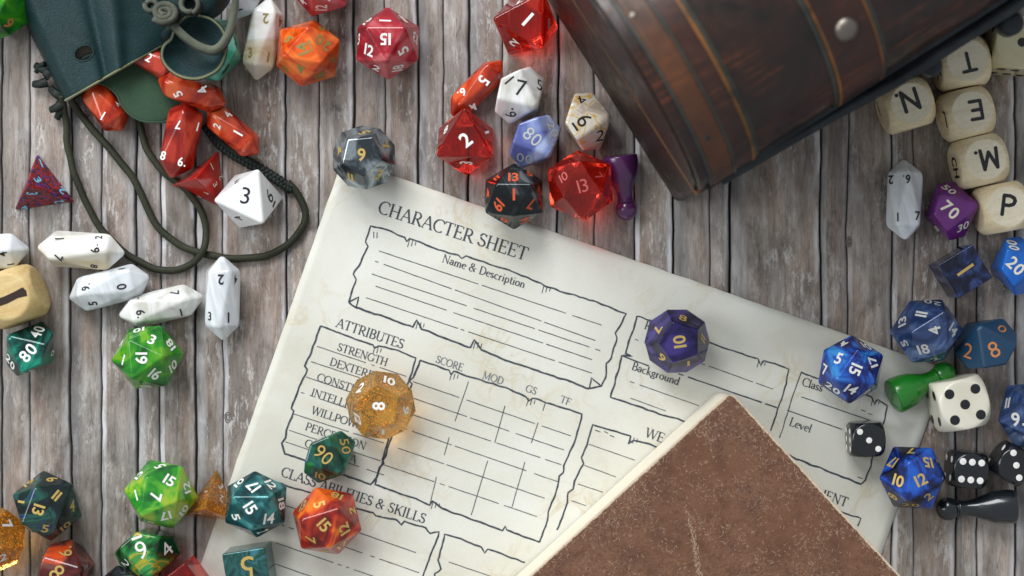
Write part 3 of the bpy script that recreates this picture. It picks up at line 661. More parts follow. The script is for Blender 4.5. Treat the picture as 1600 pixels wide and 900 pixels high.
# --- serif lettering, drawn stroke by stroke
TH, TN = .150, .068
def st(s):
    out = []
    for q in s.split(';'):
        t = q.split(); out.append((t[0], [float(x) for x in t[1:]]))
    return out
FONT = {
 'A': (.74, 't .07 0 .37 1;T .37 1 .66 0;t .17 .34 .56 .34;s .07 0;s .66 0'), 'B': (.64, 'T .15 0 .15 1;t .08 1 .3 1;a .3 .76 .22 .24 -90 90;t .15 .52 .3 .52;a .3 .26 .27 .26 -90 90;t .08 0 .3 0'),
 'C': (.72, 'a .42 .5 .36 .5 48 312;t .66 .72 .67 .95'), 'D': (.76, 'T .15 0 .15 1;t .06 1 .28 1;a .28 .5 .40 .5 -90 90;t .06 0 .28 0'),
 'E': (.64, 'T .15 0 .15 1;t .05 1 .55 1;t .15 .52 .45 .52;t .05 0 .58 0;t .55 1 .55 .82;t .58 0 .58 .2;t .45 .6 .45 .43'), 'F': (.60, 'T .15 0 .15 1;t .05 1 .55 1;t .15 .52 .45 .52;s .15 0;t .55 1 .55 .82'),
 'G': (.80, 'a .42 .5 .36 .5 48 312;T .68 .08 .68 .42;s .68 .42;t .66 .72 .67 .95'), 'H': (.80, 'T .15 0 .15 1;T .63 0 .63 1;t .15 .5 .63 .5;s .15 0;s .15 1;s .63 0;s .63 1'),
 'I': (.32, 'T .16 0 .16 1;s .16 0;s .16 1'), 'K': (.74, 'T .15 0 .15 1;t .6 1 .2 .42;T .32 .56 .64 0;s .15 0;s .15 1;s .62 1;s .66 0'),
 'L': (.62, 'T .15 0 .15 1;t .05 0 .57 0;t .57 0 .57 .22;s .15 1'), 'M': (.95, 't .13 0 .13 1;T .13 1 .46 .08;t .46 .08 .8 1;T .8 0 .8 1;s .13 0;s .8 0;s .13 1;s .8 1'),
 'N': (.80, 't .13 0 .13 1;T .13 1 .66 0;t .66 0 .66 1;s .13 0;s .13 1;s .66 1'), 'O': (.84, 'a .42 .5 .35 .5 0 360'),
 'P': (.62, 'T .15 0 .15 1;t .06 1 .3 1;a .3 .73 .25 .27 -90 90;t .15 .46 .3 .46;s .15 0'), 'Q': (.84, 'a .42 .5 .35 .5 0 360;T .45 .1 .75 -.2'),
 'R': (.70, 'T .15 0 .15 1;t .06 1 .3 1;a .3 .74 .23 .26 -90 90;t .15 .48 .3 .48;T .32 .48 .64 0;s .15 0;s .66 0'),
 'S': (.56, 'a .28 .75 .19 .23 30 180;T .10 .68 .18 .56 .38 .46 .47 .32;a .27 .25 .21 .24 -180 20;t .46 .78 .46 .96;t .06 .04 .06 .24'),
 'T': (.68, 'T .34 0 .34 1;t .03 1 .65 1;t .04 1 .03 .8;t .64 1 .65 .8;s .34 0'), 'U': (.76, 'T .14 1 .14 .3;a .38 .3 .24 .3 180 360;t .62 .3 .62 1;s .14 1;s .62 1'),
 'V': (.70, 'T .06 1 .35 0;t .35 0 .63 1;s .06 1;s .63 1'), 'W': (.98, 'T .05 1 .27 0;t .27 0 .48 1;T .48 1 .70 0;t .70 0 .92 1;s .05 1;s .92 1;s .48 1'),
 'X': (.70, 'T .07 1 .62 0;t .6 1 .08 0;s .07 1;s .62 0;s .6 1;s .08 0'), 'Y': (.68, 'T .06 1 .34 .5;t .61 1 .34 .5;T .34 .5 .34 0;s .06 1;s .61 1;s .34 0'),
 '&': (.80, 'a .32 .78 .15 .20 0 360;T .2 .66 .66 .02;a .28 .24 .22 .24 90 310;t .48 .1 .66 .48;s .66 .48'), ' ': (.32, ''),
 'a': (.50, 'T .38 0 .38 .42;a .24 .42 .14 .18 0 170;a .22 .16 .15 .16 0 360'), 'b': (.55, 'T .12 0 .12 1;a .28 .29 .18 .29 0 360'), 'c': (.48, 'a .27 .29 .2 .29 50 310'),
 'd': (.56, 'T .43 0 .43 1;a .25 .29 .18 .29 0 360;s .43 0'), 'e': (.50, 'a .27 .29 .2 .29 10 310;t .08 .33 .46 .36'), 'g': (.50, 'a .23 .38 .15 .19 0 360;a .24 -.1 .2 .14 0 360;t .16 .2 .2 .04;t .36 .52 .48 .58'),
 'i': (.27, 'T .13 0 .13 .58;s .13 0;T .13 .8 .13 .9'), 'k': (.54, 'T .12 0 .12 1;t .42 .58 .16 .28;T .22 .34 .48 0;s .12 0'), 'l': (.27, 'T .13 0 .13 1;s .13 0'),
 'm': (.82, 'T .12 0 .12 .58;a .27 .38 .14 .19 0 150;T .41 0 .41 .4;a .56 .38 .14 .19 0 150;T .7 0 .7 .4;s .12 0;s .41 0;s .7 0'), 'n': (.56, 'T .12 0 .12 .58;a .28 .38 .15 .19 0 150;T .43 0 .43 .4;s .12 0;s .43 0'),
 'o': (.54, 'a .27 .29 .2 .29 0 360'), 'p': (.55, 'T .12 -.32 .12 .58;a .28 .29 .18 .29 0 360;s .12 -.32'), 'r': (.40, 'T .12 0 .12 .58;a .28 .38 .15 .18 60 160;s .12 0'),
 's': (.40, 'a .2 .43 .12 .14 30 190;T .09 .36 .28 .22;a .2 .15 .13 .14 -170 40'), 't': (.34, 'T .15 .82 .15 .1;a .24 .1 .09 .1 180 330;t .02 .57 .3 .57'),
 'u': (.56, 'T .12 .58 .12 .2;a .27 .2 .15 .2 180 330;T .43 0 .43 .58'), 'v': (.48, 'T .05 .58 .24 0;t .24 0 .42 .58')}
def lettering(text, u0, v0, u1, v1, cap, mat=None, thick=1.0, name='printed_words'):
    """baseline runs from (u0,v0) to (u1,v1) on the sheet"""
    a = Vector((u0, v0)); b = Vector((u1, v1)); adv = sum(FONT[c][0] for c in text); L = (b-a).length; t = (b-a)/L; up = Vector((t.y, -t.x))
    kx = L/adv; V = []; F = []; x0 = 0
    def pt(x, y): q = a+t*(x0+x)*kx+up*y*cap; return q
    def seg(pl, w0):
        pl = [pt(*p) for p in pl]; ws = w0 if isinstance(w0, list) else [w0]*len(pl)
        for i, p in enumerate(pl):
            aa = pl[max(i-1, 0)]; bb = pl[min(i+1, len(pl)-1)]; d = (bb-aa); d = d.normalized() if d.length else Vector((1, 0)); n = Vector((-d.y, d.x)); w2 = ws[i]*cap*.5*thick
            V.extend([IP(p.x+n.x*w2, p.y+n.y*w2), IP(p.x-n.x*w2, p.y-n.y*w2)])
            if i: k = len(V); F.append((k-4, k-2, k-1, k-3))
    for ch in text:
        wdt, s = FONT[ch]
        if s:
            for k, q in st(s):
                if k in 'Tt': seg([(q[i], q[i+1]) for i in range(0, len(q), 2)], TH if k == 'T' else TN)
                elif k == 's': seg([(q[0]-.12, q[1]), (q[0]+.12, q[1])], .05)
                else:
                    cx, cy, rx, ry, a0, a1 = q; n = 14; pl = []; ws = []
                    for i in range(n+1):
                        th = R(a0+(a1-a0)*i/n); pl.append((cx+rx*math.cos(th), cy+ry*math.sin(th))); ws.append(TN+(TH-TN)*abs(math.cos(th)))
                    seg(pl, ws)
        x0 += wdt
    # thin strokes overlap: lift each face a hair so that none are coplanar
    V2 = []; F2 = []
    for k, f in enumerate(F):
        b0 = len(V2); V2 += [Vector((V[i].x, V[i].y, V[i].z+.006*(k % 29))) for i in f]; F2.append((b0, b0+1, b0+2, b0+3))
    mesh_obj(name, V2, F2, mat or M['ink'], sheet, sorg)
lettering('CHARACTER SHEET', 589, 332, 821, 407, 20, thick=.95)
lettering('Name & Description', 690, 409, 819, 450, 12.5)
lettering('ATTRIBUTES', 524, 510, 629, 545, 14.5)
lettering('STRENGTH', 526, 547, 604, 572, 12)
lettering('DEXTERITY', 514, 570, 597, 597, 12)
lettering('CONSTITUTION', 494, 594, 610, 632, 12)
lettering('INTELLIGENCE', 485, 618, 592, 653, 12)
lettering('WILLPOWER', 486, 646, 574, 674, 12)
lettering('PERCEPTION', 476, 671, 570, 703, 12)
lettering('CHARISMA', 475, 697, 556, 724, 12)
lettering('SCORE', 680, 566, 722, 580, 11.5, M['ink_light'])
lettering('MOD', 753, 591, 785, 601, 11.5, M['ink_light'])
lettering('GS', 820, 611, 837, 617, 11, M['ink_light'])
lettering('TF', 874, 628, 890, 634, 11, M['ink_light'])
lettering('CLASS ABILITIES & SKILLS', 438, 743, 663, 818, 15)
lettering('Background', 986, 577, 1060, 602, 12.5)
lettering('Race', 1006, 513, 1036, 523, 12.5)
lettering('Class', 1252, 602, 1284, 612, 13)
lettering('Level', 1232, 664, 1266, 676, 13)
lettering('WEAPONS', 1007, 682, 1100, 714, 14.5)
lettering('EQUIPMENT', 1222, 758, 1322, 792, 14.5)
frame([(545, 472), (556, 437), (552, 428), (566, 405), (575, 385), (571, 378), (579, 353), (600, 358), (632, 371), (635, 377), (640, 373), (680, 388), (716, 399), (722, 405), (728, 401), (760, 411),
       (800, 424), (845, 443), (850, 447), (900, 462), (940, 475), (978, 490), (970, 508), (962, 520), (964, 528), (955, 560), (948, 568), (946, 590), (940, 604), (921, 607)], ticks=[(640, 374, 1), (850, 446, 1)])
frame([(921, 607), (860, 586), (800, 566), (752, 547), (741, 531), (735, 543), (700, 530), (659, 514), (651, 500), (645, 511), (600, 495), (556, 481), (545, 472)], 3.0, ticks=[(743, 533, 1), (653, 502, 1)])
frame([(545, 472), (561, 464), (558, 474), (556, 481)], 2.2, .8); frame([(921, 607), (924, 590), (940, 604)], 2.2, .8)
rules([((592, 392), (940, 508)), ((586, 408), (930, 532)), ((581, 428), (938, 548)), ((587, 447), (925, 562)), ((572, 465), (925, 583))], 1.25, 1)
frame([(501, 509), (540, 524), (583, 539), (585, 544), (592, 540), (622, 548), (649, 559), (644, 580), (638, 596), (628, 630), (618, 655)], ticks=[(586, 541, 1)])
frame([(618, 655), (606, 690), (598, 718), (600, 724), (594, 730), (589, 745), (579, 757), (560, 750), (520, 736), (470, 716), (445, 709), (440, 692), (446, 684), (448, 672), (459, 642), (455, 638), (458, 630), (470, 600), (480, 577), (476, 572), (490, 540), (501, 509)], 3.0)
rules([((495, 541), (635, 588)), ((486, 565), (610, 606)), ((478, 589), (590, 627)), ((470, 613), (585, 652)), ((457, 646), (600, 692)), ((452, 672), (595, 720)), ((446, 690), (600, 742))], 1.2, 1)
frame([(656, 563), (680, 570), (702, 578), (705, 586), (709, 580), (745, 592), (790, 606), (822, 620), (826, 626), (832, 622), (870, 634), (909, 647), (905, 665), (897, 690), (888, 712), (880, 728), (880, 738), (874, 744),
       (868, 770), (856, 800), (855, 812), (843, 847)], ticks=[(706, 582, 1), (826, 622, 1)])
frame([(843, 847), (815, 837), (792, 828), (789, 822), (785, 829), (740, 812), (690, 795), (676, 783), (671, 789), (645, 778), (610, 766), (586, 757), (592, 735), (602, 712), (610, 690), (625, 648), (640, 610), (644, 600), (639, 594), (646, 590), (656, 563)], 2.8, ticks=[(677, 783, 1)])
rules([((645, 596), (892, 681)), ((640, 620), (881, 703)), ((636, 645), (877, 726)), ((628, 668), (873, 753)), ((622, 700), (856, 780)), ((600, 726), (839, 807))], 1.2, 1)
rules([((732, 596), (711, 658)), ((789, 634), (773, 692)), ((841, 660), (830, 692)), ((702, 683), (694, 711)), ((762, 720), (736, 805)), ((820, 722), (800, 792)), ((682, 745), (672, 787)), ((852, 630), (848, 642))], 1.2)
frame([(995, 494), (1010, 498), (1060, 514), (1110, 536), (1150, 550), (1184, 560), (1188, 570), (1194, 563), (1215, 570), (1233, 577), (1228, 600), (1220, 625), (1212, 650), (1204, 673)], 2.2, ticks=[(1186, 562, 1)])
frame([(995, 494), (990, 515), (982, 535), (978, 551), (988, 557), (972, 556), (966, 580), (960, 600), (954, 620), (990, 633), (1030, 647), (1075, 660), (1120, 676)], 2.8)
rules([((972, 556), (1014, 572)), ((1060, 584), (1214, 637))], 2.0, 1)
rules([((992, 530), (1014, 538)), ((1096, 568), (1208, 608)), ((984, 596), (1092, 634)), ((985, 622), (1040, 642))], 1.1, 1)
frame([(1251, 582), (1275, 590), (1300, 598), (1340, 612), (1361, 620), (1366, 630), (1372, 624), (1386, 634), (1382, 655), (1375, 680), (1364, 706), (1361, 726), (1352, 750), (1346, 756)], 2.4, ticks=[(1364, 622, 1)])
frame([(1251, 582), (1245, 600), (1238, 620), (1233, 638), (1226, 660), (1218, 684)], 1.5)
frame([(1346, 756), (1320, 747), (1280, 730), (1244, 717), (1218, 706)], 3)
rules([((1230, 641), (1316, 671)), ((1252, 620), (1360, 657))], 1.5)
frame([(870, 828), (880, 805), (886, 785), (888, 770), (895, 764), (898, 752), (906, 735), (912, 725), (909, 715), (918, 690), (926, 664), (950, 671), (985, 681), (982, 694), (990, 688), (1000, 690), (1040, 703)], 2.6, ticks=[(986, 682, 1)])
rules([((920, 694), (992, 719)), ((913, 727), (962, 745)), ((903, 756), (942, 769)), ((893, 782), (915, 790))], 1.1)
frame([(402, 745), (440, 756), (482, 769), (520, 782), (560, 794), (583, 801), (587, 806), (620, 812), (627, 820), (632, 815), (665, 825), (672, 833), (686, 831), (680, 850), (670, 875), (658, 908), (640, 960)], 2.6)
rules([((430, 784), (480, 801)), ((560, 832), (660, 867)), ((440, 820), (655, 895)), ((431, 848), (640, 920)), ((430, 881), (560, 926))], 1.2, 1)
frame([(820, 879), (790, 868), (762, 858), (757, 864), (752, 855), (720, 842), (695, 835), (690, 855), (684, 875), (689, 889), (680, 896), (670, 930)], 2.6)
rules([((701, 878), (800, 912)), ((698, 905), (800, 940))], 1.2, 1)
frame([(1290, 790), (1321, 802), (1345, 810), (1340, 822)], 2.2)
# faint brush-like corner dashes the printer left inside boxes
rules([((930, 672), (938, 675)), ((944, 674), (950, 677)), ((953, 680), (960, 683)), ((1345, 640), (1352, 643)), ((1356, 646), (1363, 648)), ((1340, 745), (1348, 748)), ((584, 362), (584, 372)), ((589, 363), (589, 372))], 1.4)

#%%BOOK
# ------------------------------------------------------------------ brown book
BH = 104.0
bk = P(1142, 611, BH); ba = math.atan2(-(895-617), 1403-1148)      # direction of its right-hand edge
bx = Vector((math.cos(ba), math.sin(ba), 0)); by = Vector((bx.y, -bx.x, 0))      # by runs down-left
book = empty('book', (bk.x, bk.y, ZI)); tag(book, 'thick old brown book with scuffed cover and cream page edges, lying corner-up on the sheet', 'book')
def book_slab(name, mat, z0, z1, inset, nb=44, worn=False, bev=3, rad=14):
    Lx, Ly = 640, 900
    # rounded outline
    out = []
    def corner(cx, cy, a0):
        for k in range(7):
            a = R(a0+90*k/6); out.append((cx+rad*math.cos(a), cy+rad*math.sin(a)))
    i = inset
    corner(i+rad, i+rad, 180); corner(Lx-i-rad, i+rad, 270); corner(Lx-i-rad, Ly-i-rad, 0); corner(i+rad, Ly-i-rad, 90)
    V = []; F = []; n = len(out); wear = []
    def wp(x, y, z): p = bk+bx*x+by*y; return Vector((p.x, p.y, z))
    def inn(d): return [(min(max(x, i+d) if x < Lx/2 else min(x, Lx-i-d), Lx), max(y, i+d) if y < Ly/2 else min(y, Ly-i-d)) for x, y in out]
    levels = [(0, z0, .3), (0, z1-bev, 1), (bev*.35, z1-bev*.3, 1), (bev, z1, 1), (9, z1, .0)]
    for d, z, wv in levels:
        for x, y in inn(d): V.append(wp(x, y, z)); wear.append(wv)
    for l in range(len(levels)-1):
        for k in range(n): F.append((l*n+k, l*n+(k+1) % n, (l+1)*n+(k+1) % n, (l+1)*n+k))
    F.append(tuple((len(levels)-1)*n+k for k in range(n))); F.append(tuple(range(n-1, -1, -1)))
    o = mesh_obj(name, V, F, mat, book, (bk.x, bk.y, ZI))
    if worn:
        at = o.data.attributes.new('edge_wear', 'FLOAT', 'POINT'); at.data.foreach_set('value', wear)
    return o
book_slab('lower_cover', M['book'], ZI+.1, ZI+4, 5)
book_slab('page_block', M['pages'], ZI+4.1, BH-3.0, .8, rad=17, bev=2)
book_slab('upper_cover', M['book'], BH-2.9, BH, 0, worn=True, rad=13, bev=1)
# pale scuffs and hair scratches rubbed into the cover, denser along the old crease
V = []; F = []; rs = random.Random(11)
def scuff(x, y, L, wdt, a, bend):
    p = bk+bx*x+by*y; n = 3; pts = []; zz = BH+.12+rs.random()*.6
    for k in range(n+1): pts.append(Vector((p.x, p.y, 0))); p = p+Vector((math.cos(a), math.sin(a), 0))*(L/n); a += bend/n
    for k in range(n+1):
        t = (pts[min(k+1, n)]-pts[max(k-1, 0)]).normalized(); q = Vector((-t.y, t.x, 0))*wdt*(.25 if k in (0, n) else 1)*.5
        V.append((pts[k].x+q.x, pts[k].y+q.y, zz)); V.append((pts[k].x-q.x, pts[k].y-q.y, zz))
        if k: m = len(V); F.append((m-4, m-2, m-1, m-3))
for k in range(12000):
    x, y = rs.uniform(6, 420), rs.uniform(6, 560)
    d = .5+.75*noise.noise(Vector((x*.018, y*.018, 4)))+.5*noise.noise(Vector((x*.05, y*.05, 8)))
    if rs.random() < max(0, d)**2.2*1.3: scuff(x, y, rs.uniform(1.5, 8), rs.uniform(.25, .85), rs.uniform(0, 2*PI), rs.uniform(-2.2, 2.2))
cr_ = catmull([Vector(q) for q in ((1072, 790, 0), (1079, 815, 0), (1084, 842, 0), (1088, 868, 0), (1096, 905, 0))], 12)
for qi, q in enumerate(cr_):
    w0 = P(q.x, q.y, BH)-bk; x0, y0 = w0.dot(bx), w0.dot(by)
    for k in range(int(1+5*min(1, qi/24))): scuff(x0+rs.gauss(0, 2.2), y0+rs.gauss(0, 2.2), rs.uniform(2, 5), rs.uniform(.4, 1.2), rs.uniform(4.2, 5.2), rs.uniform(-.8, .8))
for k in range(260):      # along both edges
    if rs.random() < .5: scuff(abs(rs.gauss(0, 3))+4.5, rs.uniform(8, 560), rs.uniform(2, 7), rs.uniform(.5, 1), rs.uniform(0, 6.3), 1)
    else: scuff(rs.uniform(8, 420), abs(rs.gauss(0, 3))+4.5, rs.uniform(2, 7), rs.uniform(.5, 1), rs.uniform(0, 6.3), 1)
sf = mesh_obj('cover_scuffs', V, F, plain('pale_scuff', (.42, .28, .19), .8), book, (bk.x, bk.y, ZI)); sf['kind'] = 'stuff'

#%%CHEST
# ------------------------------------------------------------------ domed chest
cc0 = P(1057, 319, 0); th = .565
E1 = Vector((math.cos(th), math.sin(th), 0)); E2 = Vector((-math.sin(th), math.cos(th), 0)); E3 = Vector((0, 0, 1))
D, HB, HL, RZ, EX, LEN = 396.0, 268.0, 271.0, 166.0, 1.9, 640.0
corg = (cc0.x+E1.x*320+E2.x*198, cc0.y+E1.y*320+E2.y*198, 0)
chest = empty('treasure_chest', corg); tag(chest, 'dark brown wooden chest with domed lid, worn orange bands and a metal stud', 'chest')
def CP(s, t, z): return cc0+E1*s+E2*t+E3*z
def dome(off=0.0, n=40, z0=None):
    out = []
    for k in range(n+1):
        a = PI*k/n; t = D/2-(D/2+off)*math.copysign(abs(math.cos(a))**(2/EX), math.cos(a)); z = HL+(RZ+off)*abs(math.sin(a))**(2/EX)
        out.append((t, z))
    return out
def prism(name, prof, s0, s1, mat, parent=chest, bev=0, smooth=True, segs=3):
    bm = bmesh.new(); a = [bm.verts.new(CP(s0, t, z)) for t, z in prof]; b = [bm.verts.new(CP(s1, t, z)) for t, z in prof]; n = len(prof)
    ends = [bm.faces.new(a), bm.faces.new(b[::-1])]
    for k in range(n): bm.faces.new((a[k], b[k], b[(k+1) % n], a[(k+1) % n]))
    bmesh.ops.recalc_face_normals(bm, faces=bm.faces[:])
    if bev:
        ed = set()
        for f in ends: ed.update(f.edges)
        bmesh.ops.bevel(bm, geom=list(ed), offset=bev, segments=segs, profile=.5, affect='EDGES', clamp_overlap=True)
    return from_bm(name, bm, mat, parent, corg, smooth, True)
def strap_prof(o_in, o_out, front=True):
    a = dome(o_out); b = dome(o_in)
    if front: a = [(-o_out, HL-30)]+a+[(D+o_out, HL-30)]; b = [(-o_in, HL-30)]+b+[(D+o_in, HL-30)]
    return a+b[::-1]
base_box = prism('base', [(0, 0), (0, HB-10), (D, HB-10), (D, 0)], 0, LEN, M['chest_end'], bev=13, segs=5)
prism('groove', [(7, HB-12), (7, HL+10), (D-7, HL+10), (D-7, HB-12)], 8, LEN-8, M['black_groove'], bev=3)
prism('lid_edge', [(-.8, HL+.5), (-.8, HL+3.2), (D+.8, HL+3.2), (D+.8, HL+.5)], -3.2, LEN, M['worn_edge'], bev=.8)
prism('base_rim', [(-2, HB-30), (-2, HB-9), (D+2, HB-9), (D+2, HB-30)], -1.5, LEN+3, M['chest_end'], bev=10, segs=4)
prism('lid', [(1, HL-3)]+dome(-1)+[(D-1, HL-3)], 2, LEN-2, M['chest_lid'], bev=7)
prism('lid_end_panel', [(3, HL+1)]+dome(-9)[1:-1]+[(D-3, HL+1)], -2.5, 4, M['chest_end'], bev=2.5)
prism('lid_lip', [(-4, HL-2.5), (-4, HL+14), (D+4, HL+14), (D+4, HL-2.5)], 12, LEN+1, M['iron'], bev=2)
prism('end_band', strap_prof(-4, 3.5), 22, 56, M['chest_band'], bev=3)
prism('end_strap', strap_prof(-4, 2.0), 56.5, 86, M['chest_strap'], bev=1.5)
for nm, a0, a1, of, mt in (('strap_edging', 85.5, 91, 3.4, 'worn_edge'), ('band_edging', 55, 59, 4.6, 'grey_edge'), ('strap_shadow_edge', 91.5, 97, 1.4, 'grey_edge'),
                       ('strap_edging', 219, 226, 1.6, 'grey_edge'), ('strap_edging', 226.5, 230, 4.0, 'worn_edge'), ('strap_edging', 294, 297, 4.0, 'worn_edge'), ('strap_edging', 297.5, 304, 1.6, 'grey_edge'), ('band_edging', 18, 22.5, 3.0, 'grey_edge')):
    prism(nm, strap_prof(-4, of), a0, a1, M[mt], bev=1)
prism('middle_strap', strap_prof(-4, 3.0), 229.5, 294.5, M['chest_strap'], bev=1.5)
def solve_s(u, v):          # point on the dome surface seen at (u,v)
    best = None
    for k, (t, z) in enumerate(dome(3.0, 200)):
        p = P(u, v, z)-cc0; tt = p.dot(E2)
        if best is None or abs(tt-t) < best[0]:
            if z > HL+20: best = (abs(tt-t), p.dot(E1), t, z)
    return best
def dome_normal(t):
    a = dome(3.0, 200); k = min(range(1, 200), key=lambda i: abs(a[i][0]-t)); d = (a[k+1][0]-a[k-1][0], a[k+1][1]-a[k-1][1])
    n = E2*(-d[1])+E3*d[0]
    if n.z < 0: n = -n
    return n.normalized()
def stud(u, v, r, name, mat):
    _, s, t, z = solve_s(u, v); n = dome_normal(t); c = CP(s, t, z); q = Vector((0, 0, 1)).rotation_difference(n).to_matrix(); V = []; F = []; K = 24
    for i in range(7):
        f = PI/2*i/7
        for k in range(K): V.append(c+q @ Vector((r*math.cos(f)*math.cos(2*PI*k/K), r*math.cos(f)*math.sin(2*PI*k/K), .62*r*math.sin(f)-1)))
    V.append(c+q @ Vector((0, 0, .62*r-1)))
    for i in range(6):
        for k in range(K): F.append((i*K+k, i*K+(k+1) % K, (i+1)*K+(k+1) % K, (i+1)*K+k))
    for k in range(K): F.append((6*K+k, 6*K+(k+1) % K, 7*K))
    mesh_obj(name, V, F, mat, chest, corg, True)
stud(1322, 46, 17, 'stud', M['steel']); stud(989, 24, 6, 'nail', M['steel']); stud(1105, 215, 5, 'nail', M['iron'])
# front ironwork: long hasp rail and two turned knobs below the lid lip
def rail(pts, w_, h_, name, mat):
    V, F = sweep(catmull(pts, 6), [(-w_, -h_), (w_, -h_), (w_*1.1, 0), (w_, h_), (-w_, h_), (-w_*1.1, 0)]); mesh_obj(name, V, F, mat, chest, corg, True)
rail([CP(s, -9*min(1, s/220), 236+8*math.sin(s*.03)) for s in range(40, 620, 30)], 8, 9, 'front_rail', M['iron'])
rail([CP(s, -17*min(1, max(0, s-60)/260), 266+6*math.sin(s*.05+1)) for s in range(60, 620, 26)], 7, 7, 'front_rail', M['iron'])
prism('base_batten', [(-4, 6), (-4, 40), (0, 40), (0, 6)], 40, LEN-6, M['chest_band'], bev=2)
for (u, v, z, r) in ((1440, 78, 225, 14), (1566, 16, 228, 18)):
    p = P(u, v, z)-cc0; s, t = p.dot(E1), -r*1.9; c = CP(s, t, z)
    V, F = sweep([c+Vector((0, 0, q)) for q in (-16, -14, 4, 9, 11)], circ(r, 22), up=E1, scale=[.8, 1, 1, .86, .55]); mesh_obj('latch_knob', V, F, M['iron'], chest, corg, True)
    V, F = sweep([CP(s, 2, z-4), CP(s, t+2, z-4)], [(-5, -4), (5, -4), (5, 4), (-5, 4)]); mesh_obj('hasp', V, F, M['iron'], chest, corg)

#%%POUCH
# ------------------------------------------------------------------ green leather pouch
porg = P(150, 40, 0)
pouch = empty('leather_pouch', (porg.x, porg.y, 0)); tag(pouch, 'dark green leather drawstring pouch tipped open, spilling red dice from its mouth', 'pouch')
A0, A1 = Vector((100, 158)), Vector((-45, -132)); B0, B1 = Vector((263, 64)), Vector((345, -140))
def body_z(i, j):
    e = min(1, i/.10); lift = math.sqrt(max(0, 1-(1-e)**2))
    e2 = min(1, (1-i)/.06); lift2 = .35+.65*math.sqrt(max(0, 1-(1-e2)**2))
    z = 50+22*j+16*math.sin(PI*i)-8*math.exp(-((i-.40)/.04)**2)+9*math.exp(-((i-.53)/.06)**2)
    z += 1.2*noise.noise(Vector((i*5, j*4, 3)))
    return 8+(z-8)*lift*lift2
def img_of(i, j): a = A0.lerp(A1, j); b = B0.lerp(B1, j); p = a.lerp(b, i); return p
NI, NJ = 110, 90; V = []; F = []
for j in range(NJ+1):
    for i in range(NI+1):
        fi, fj = i/NI, j/NJ; q = img_of(fi, fj)
        V.append(P(q.x, q.y-1.5*math.sin(fi*5)*(1 if j == 0 else 0), body_z(fi, fj)))
hole = Vector((131.5, 83))
def inh(fi, fj):
    q = img_of(fi, fj)-hole; a = R(25); x = q.x*math.cos(a)-q.y*math.sin(a); y = q.x*math.sin(a)+q.y*math.cos(a); return (x/15.5)**2+(y/12)**2 < 1
for j in range(NJ):
    for i in range(NI):
        if inh((i+.5)/NI, (j+.5)/NJ): continue
        F.append((j*(NI+1)+i, j*(NI+1)+i+1, (j+1)*(NI+1)+i+1, (j+1)*(NI+1)+i))
body = mesh_obj('body', V, F, M['leather'], pouch, porg, True)
md = body.modifiers.new('thick', 'SOLIDIFY'); md.thickness = 5*S; md.offset = -1
V, F = [], []
for j in range(9):
    for i in range(11):
        q = img_of(.03+.92*i/10, -.02+1.0*j/8); V.append(P(q.x, q.y, 5))
for j in range(8):
    for i in range(10): F.append((j*11+i, j*11+i+1, (j+1)*11+i+1, (j+1)*11+i))
mesh_obj('back_panel', V, F, M['suede'], pouch, porg, True)
def edge_path(i0, i1, n=30, j=0, dz=-2): return [P(*(img_of(i0+(i1-i0)*k/n, j)), body_z(i0+(i1-i0)*k/n, j)+dz)+Vector((0, -.6, 0)) for k in range(n+1)]
V, F = sweep(edge_path(0, 1), [(-1.4, -2.6), (1.4, -2.6), (1.4, 2.2), (-1.4, 2.2)]); mesh_obj('cut_edge', V, F, M['cut'], pouch, porg, True)
# eyelet rim
pts = []
for k in range(28):
    a = 2*PI*k/28; x, y = 15.5*math.cos(a), 12*math.sin(a); r0 = R(-25); q = hole+Vector((x*math.cos(r0)-y*math.sin(r0), x*math.sin(r0)+y*math.cos(r0)))
    i_ = .5
    best = min(((abs((img_of(ii/60, jj/60)-q).length), ii/60, jj/60) for ii in range(5, 40) for jj in range(0, 30)), key=lambda t: t[0])
    pts.append(P(q.x, q.y, body_z(best[1], best[2])-.2))
V, F = sweep(pts, circ(1.5, 8), closed=True); mesh_obj('eyelet_rim', V, F, M['leather'], pouch, porg, True)
# pale lining and a lace seen through the eyelet
V, F = sweep(catmull([P(118, 108, 49), P(131, 92, 52), P(150, 84, 52), P(168, 76, 48)], 6), circ(5, 8)); mesh_obj('inner_lace', V, F, M['lace_dark'], pouch, porg, True)
V = [P(u, v, 45) for u, v in ((108, 62), (158, 62), (160, 104), (108, 106))]; mesh_obj('lining', V, [(0, 1, 2, 3)], plain('tan_lining', (.30, .26, .20), .9), pouch, porg)
# suede flap lying under the mouth
def lobe(name, outline, cen, zf, mat, rim=None, rings=10, dish=0):
    o = catmull([Vector((x, y, 0)) for x, y in outline], 5, True); V = []; F = []; n = len(o); c = Vector((*cen, 0))
    for r in range(1, rings+1):
        for p in o:
            q = c.lerp(p, r/rings); V.append(P(q.x, q.y, zf(q.x, q.y, r/rings)))
    V.append(P(c.x, c.y, zf(c.x, c.y, 0)))
    for k in range(n): F.append((len(V)-1, k, (k+1) % n))
    for r in range(rings-1):
        for k in range(n): F.append((r*n+k, (r+1)*n+k, (r+1)*n+(k+1) % n, r*n+(k+1) % n))
    ob = mesh_obj(name, V, F, mat, pouch, porg, True); md = ob.modifiers.new('thick', 'SOLIDIFY'); md.thickness = 4*S; md.offset = -1
    if rim: 
        pp = V[(rings-1)*n:rings*n]; V2, F2 = sweep(pp, [(-1.5, -2.6), (1.5, -2.6), (1.5, .7), (-1.5, .7)], closed=True); mesh_obj(rim[0], V2, F2, rim[1], pouch, porg, True)
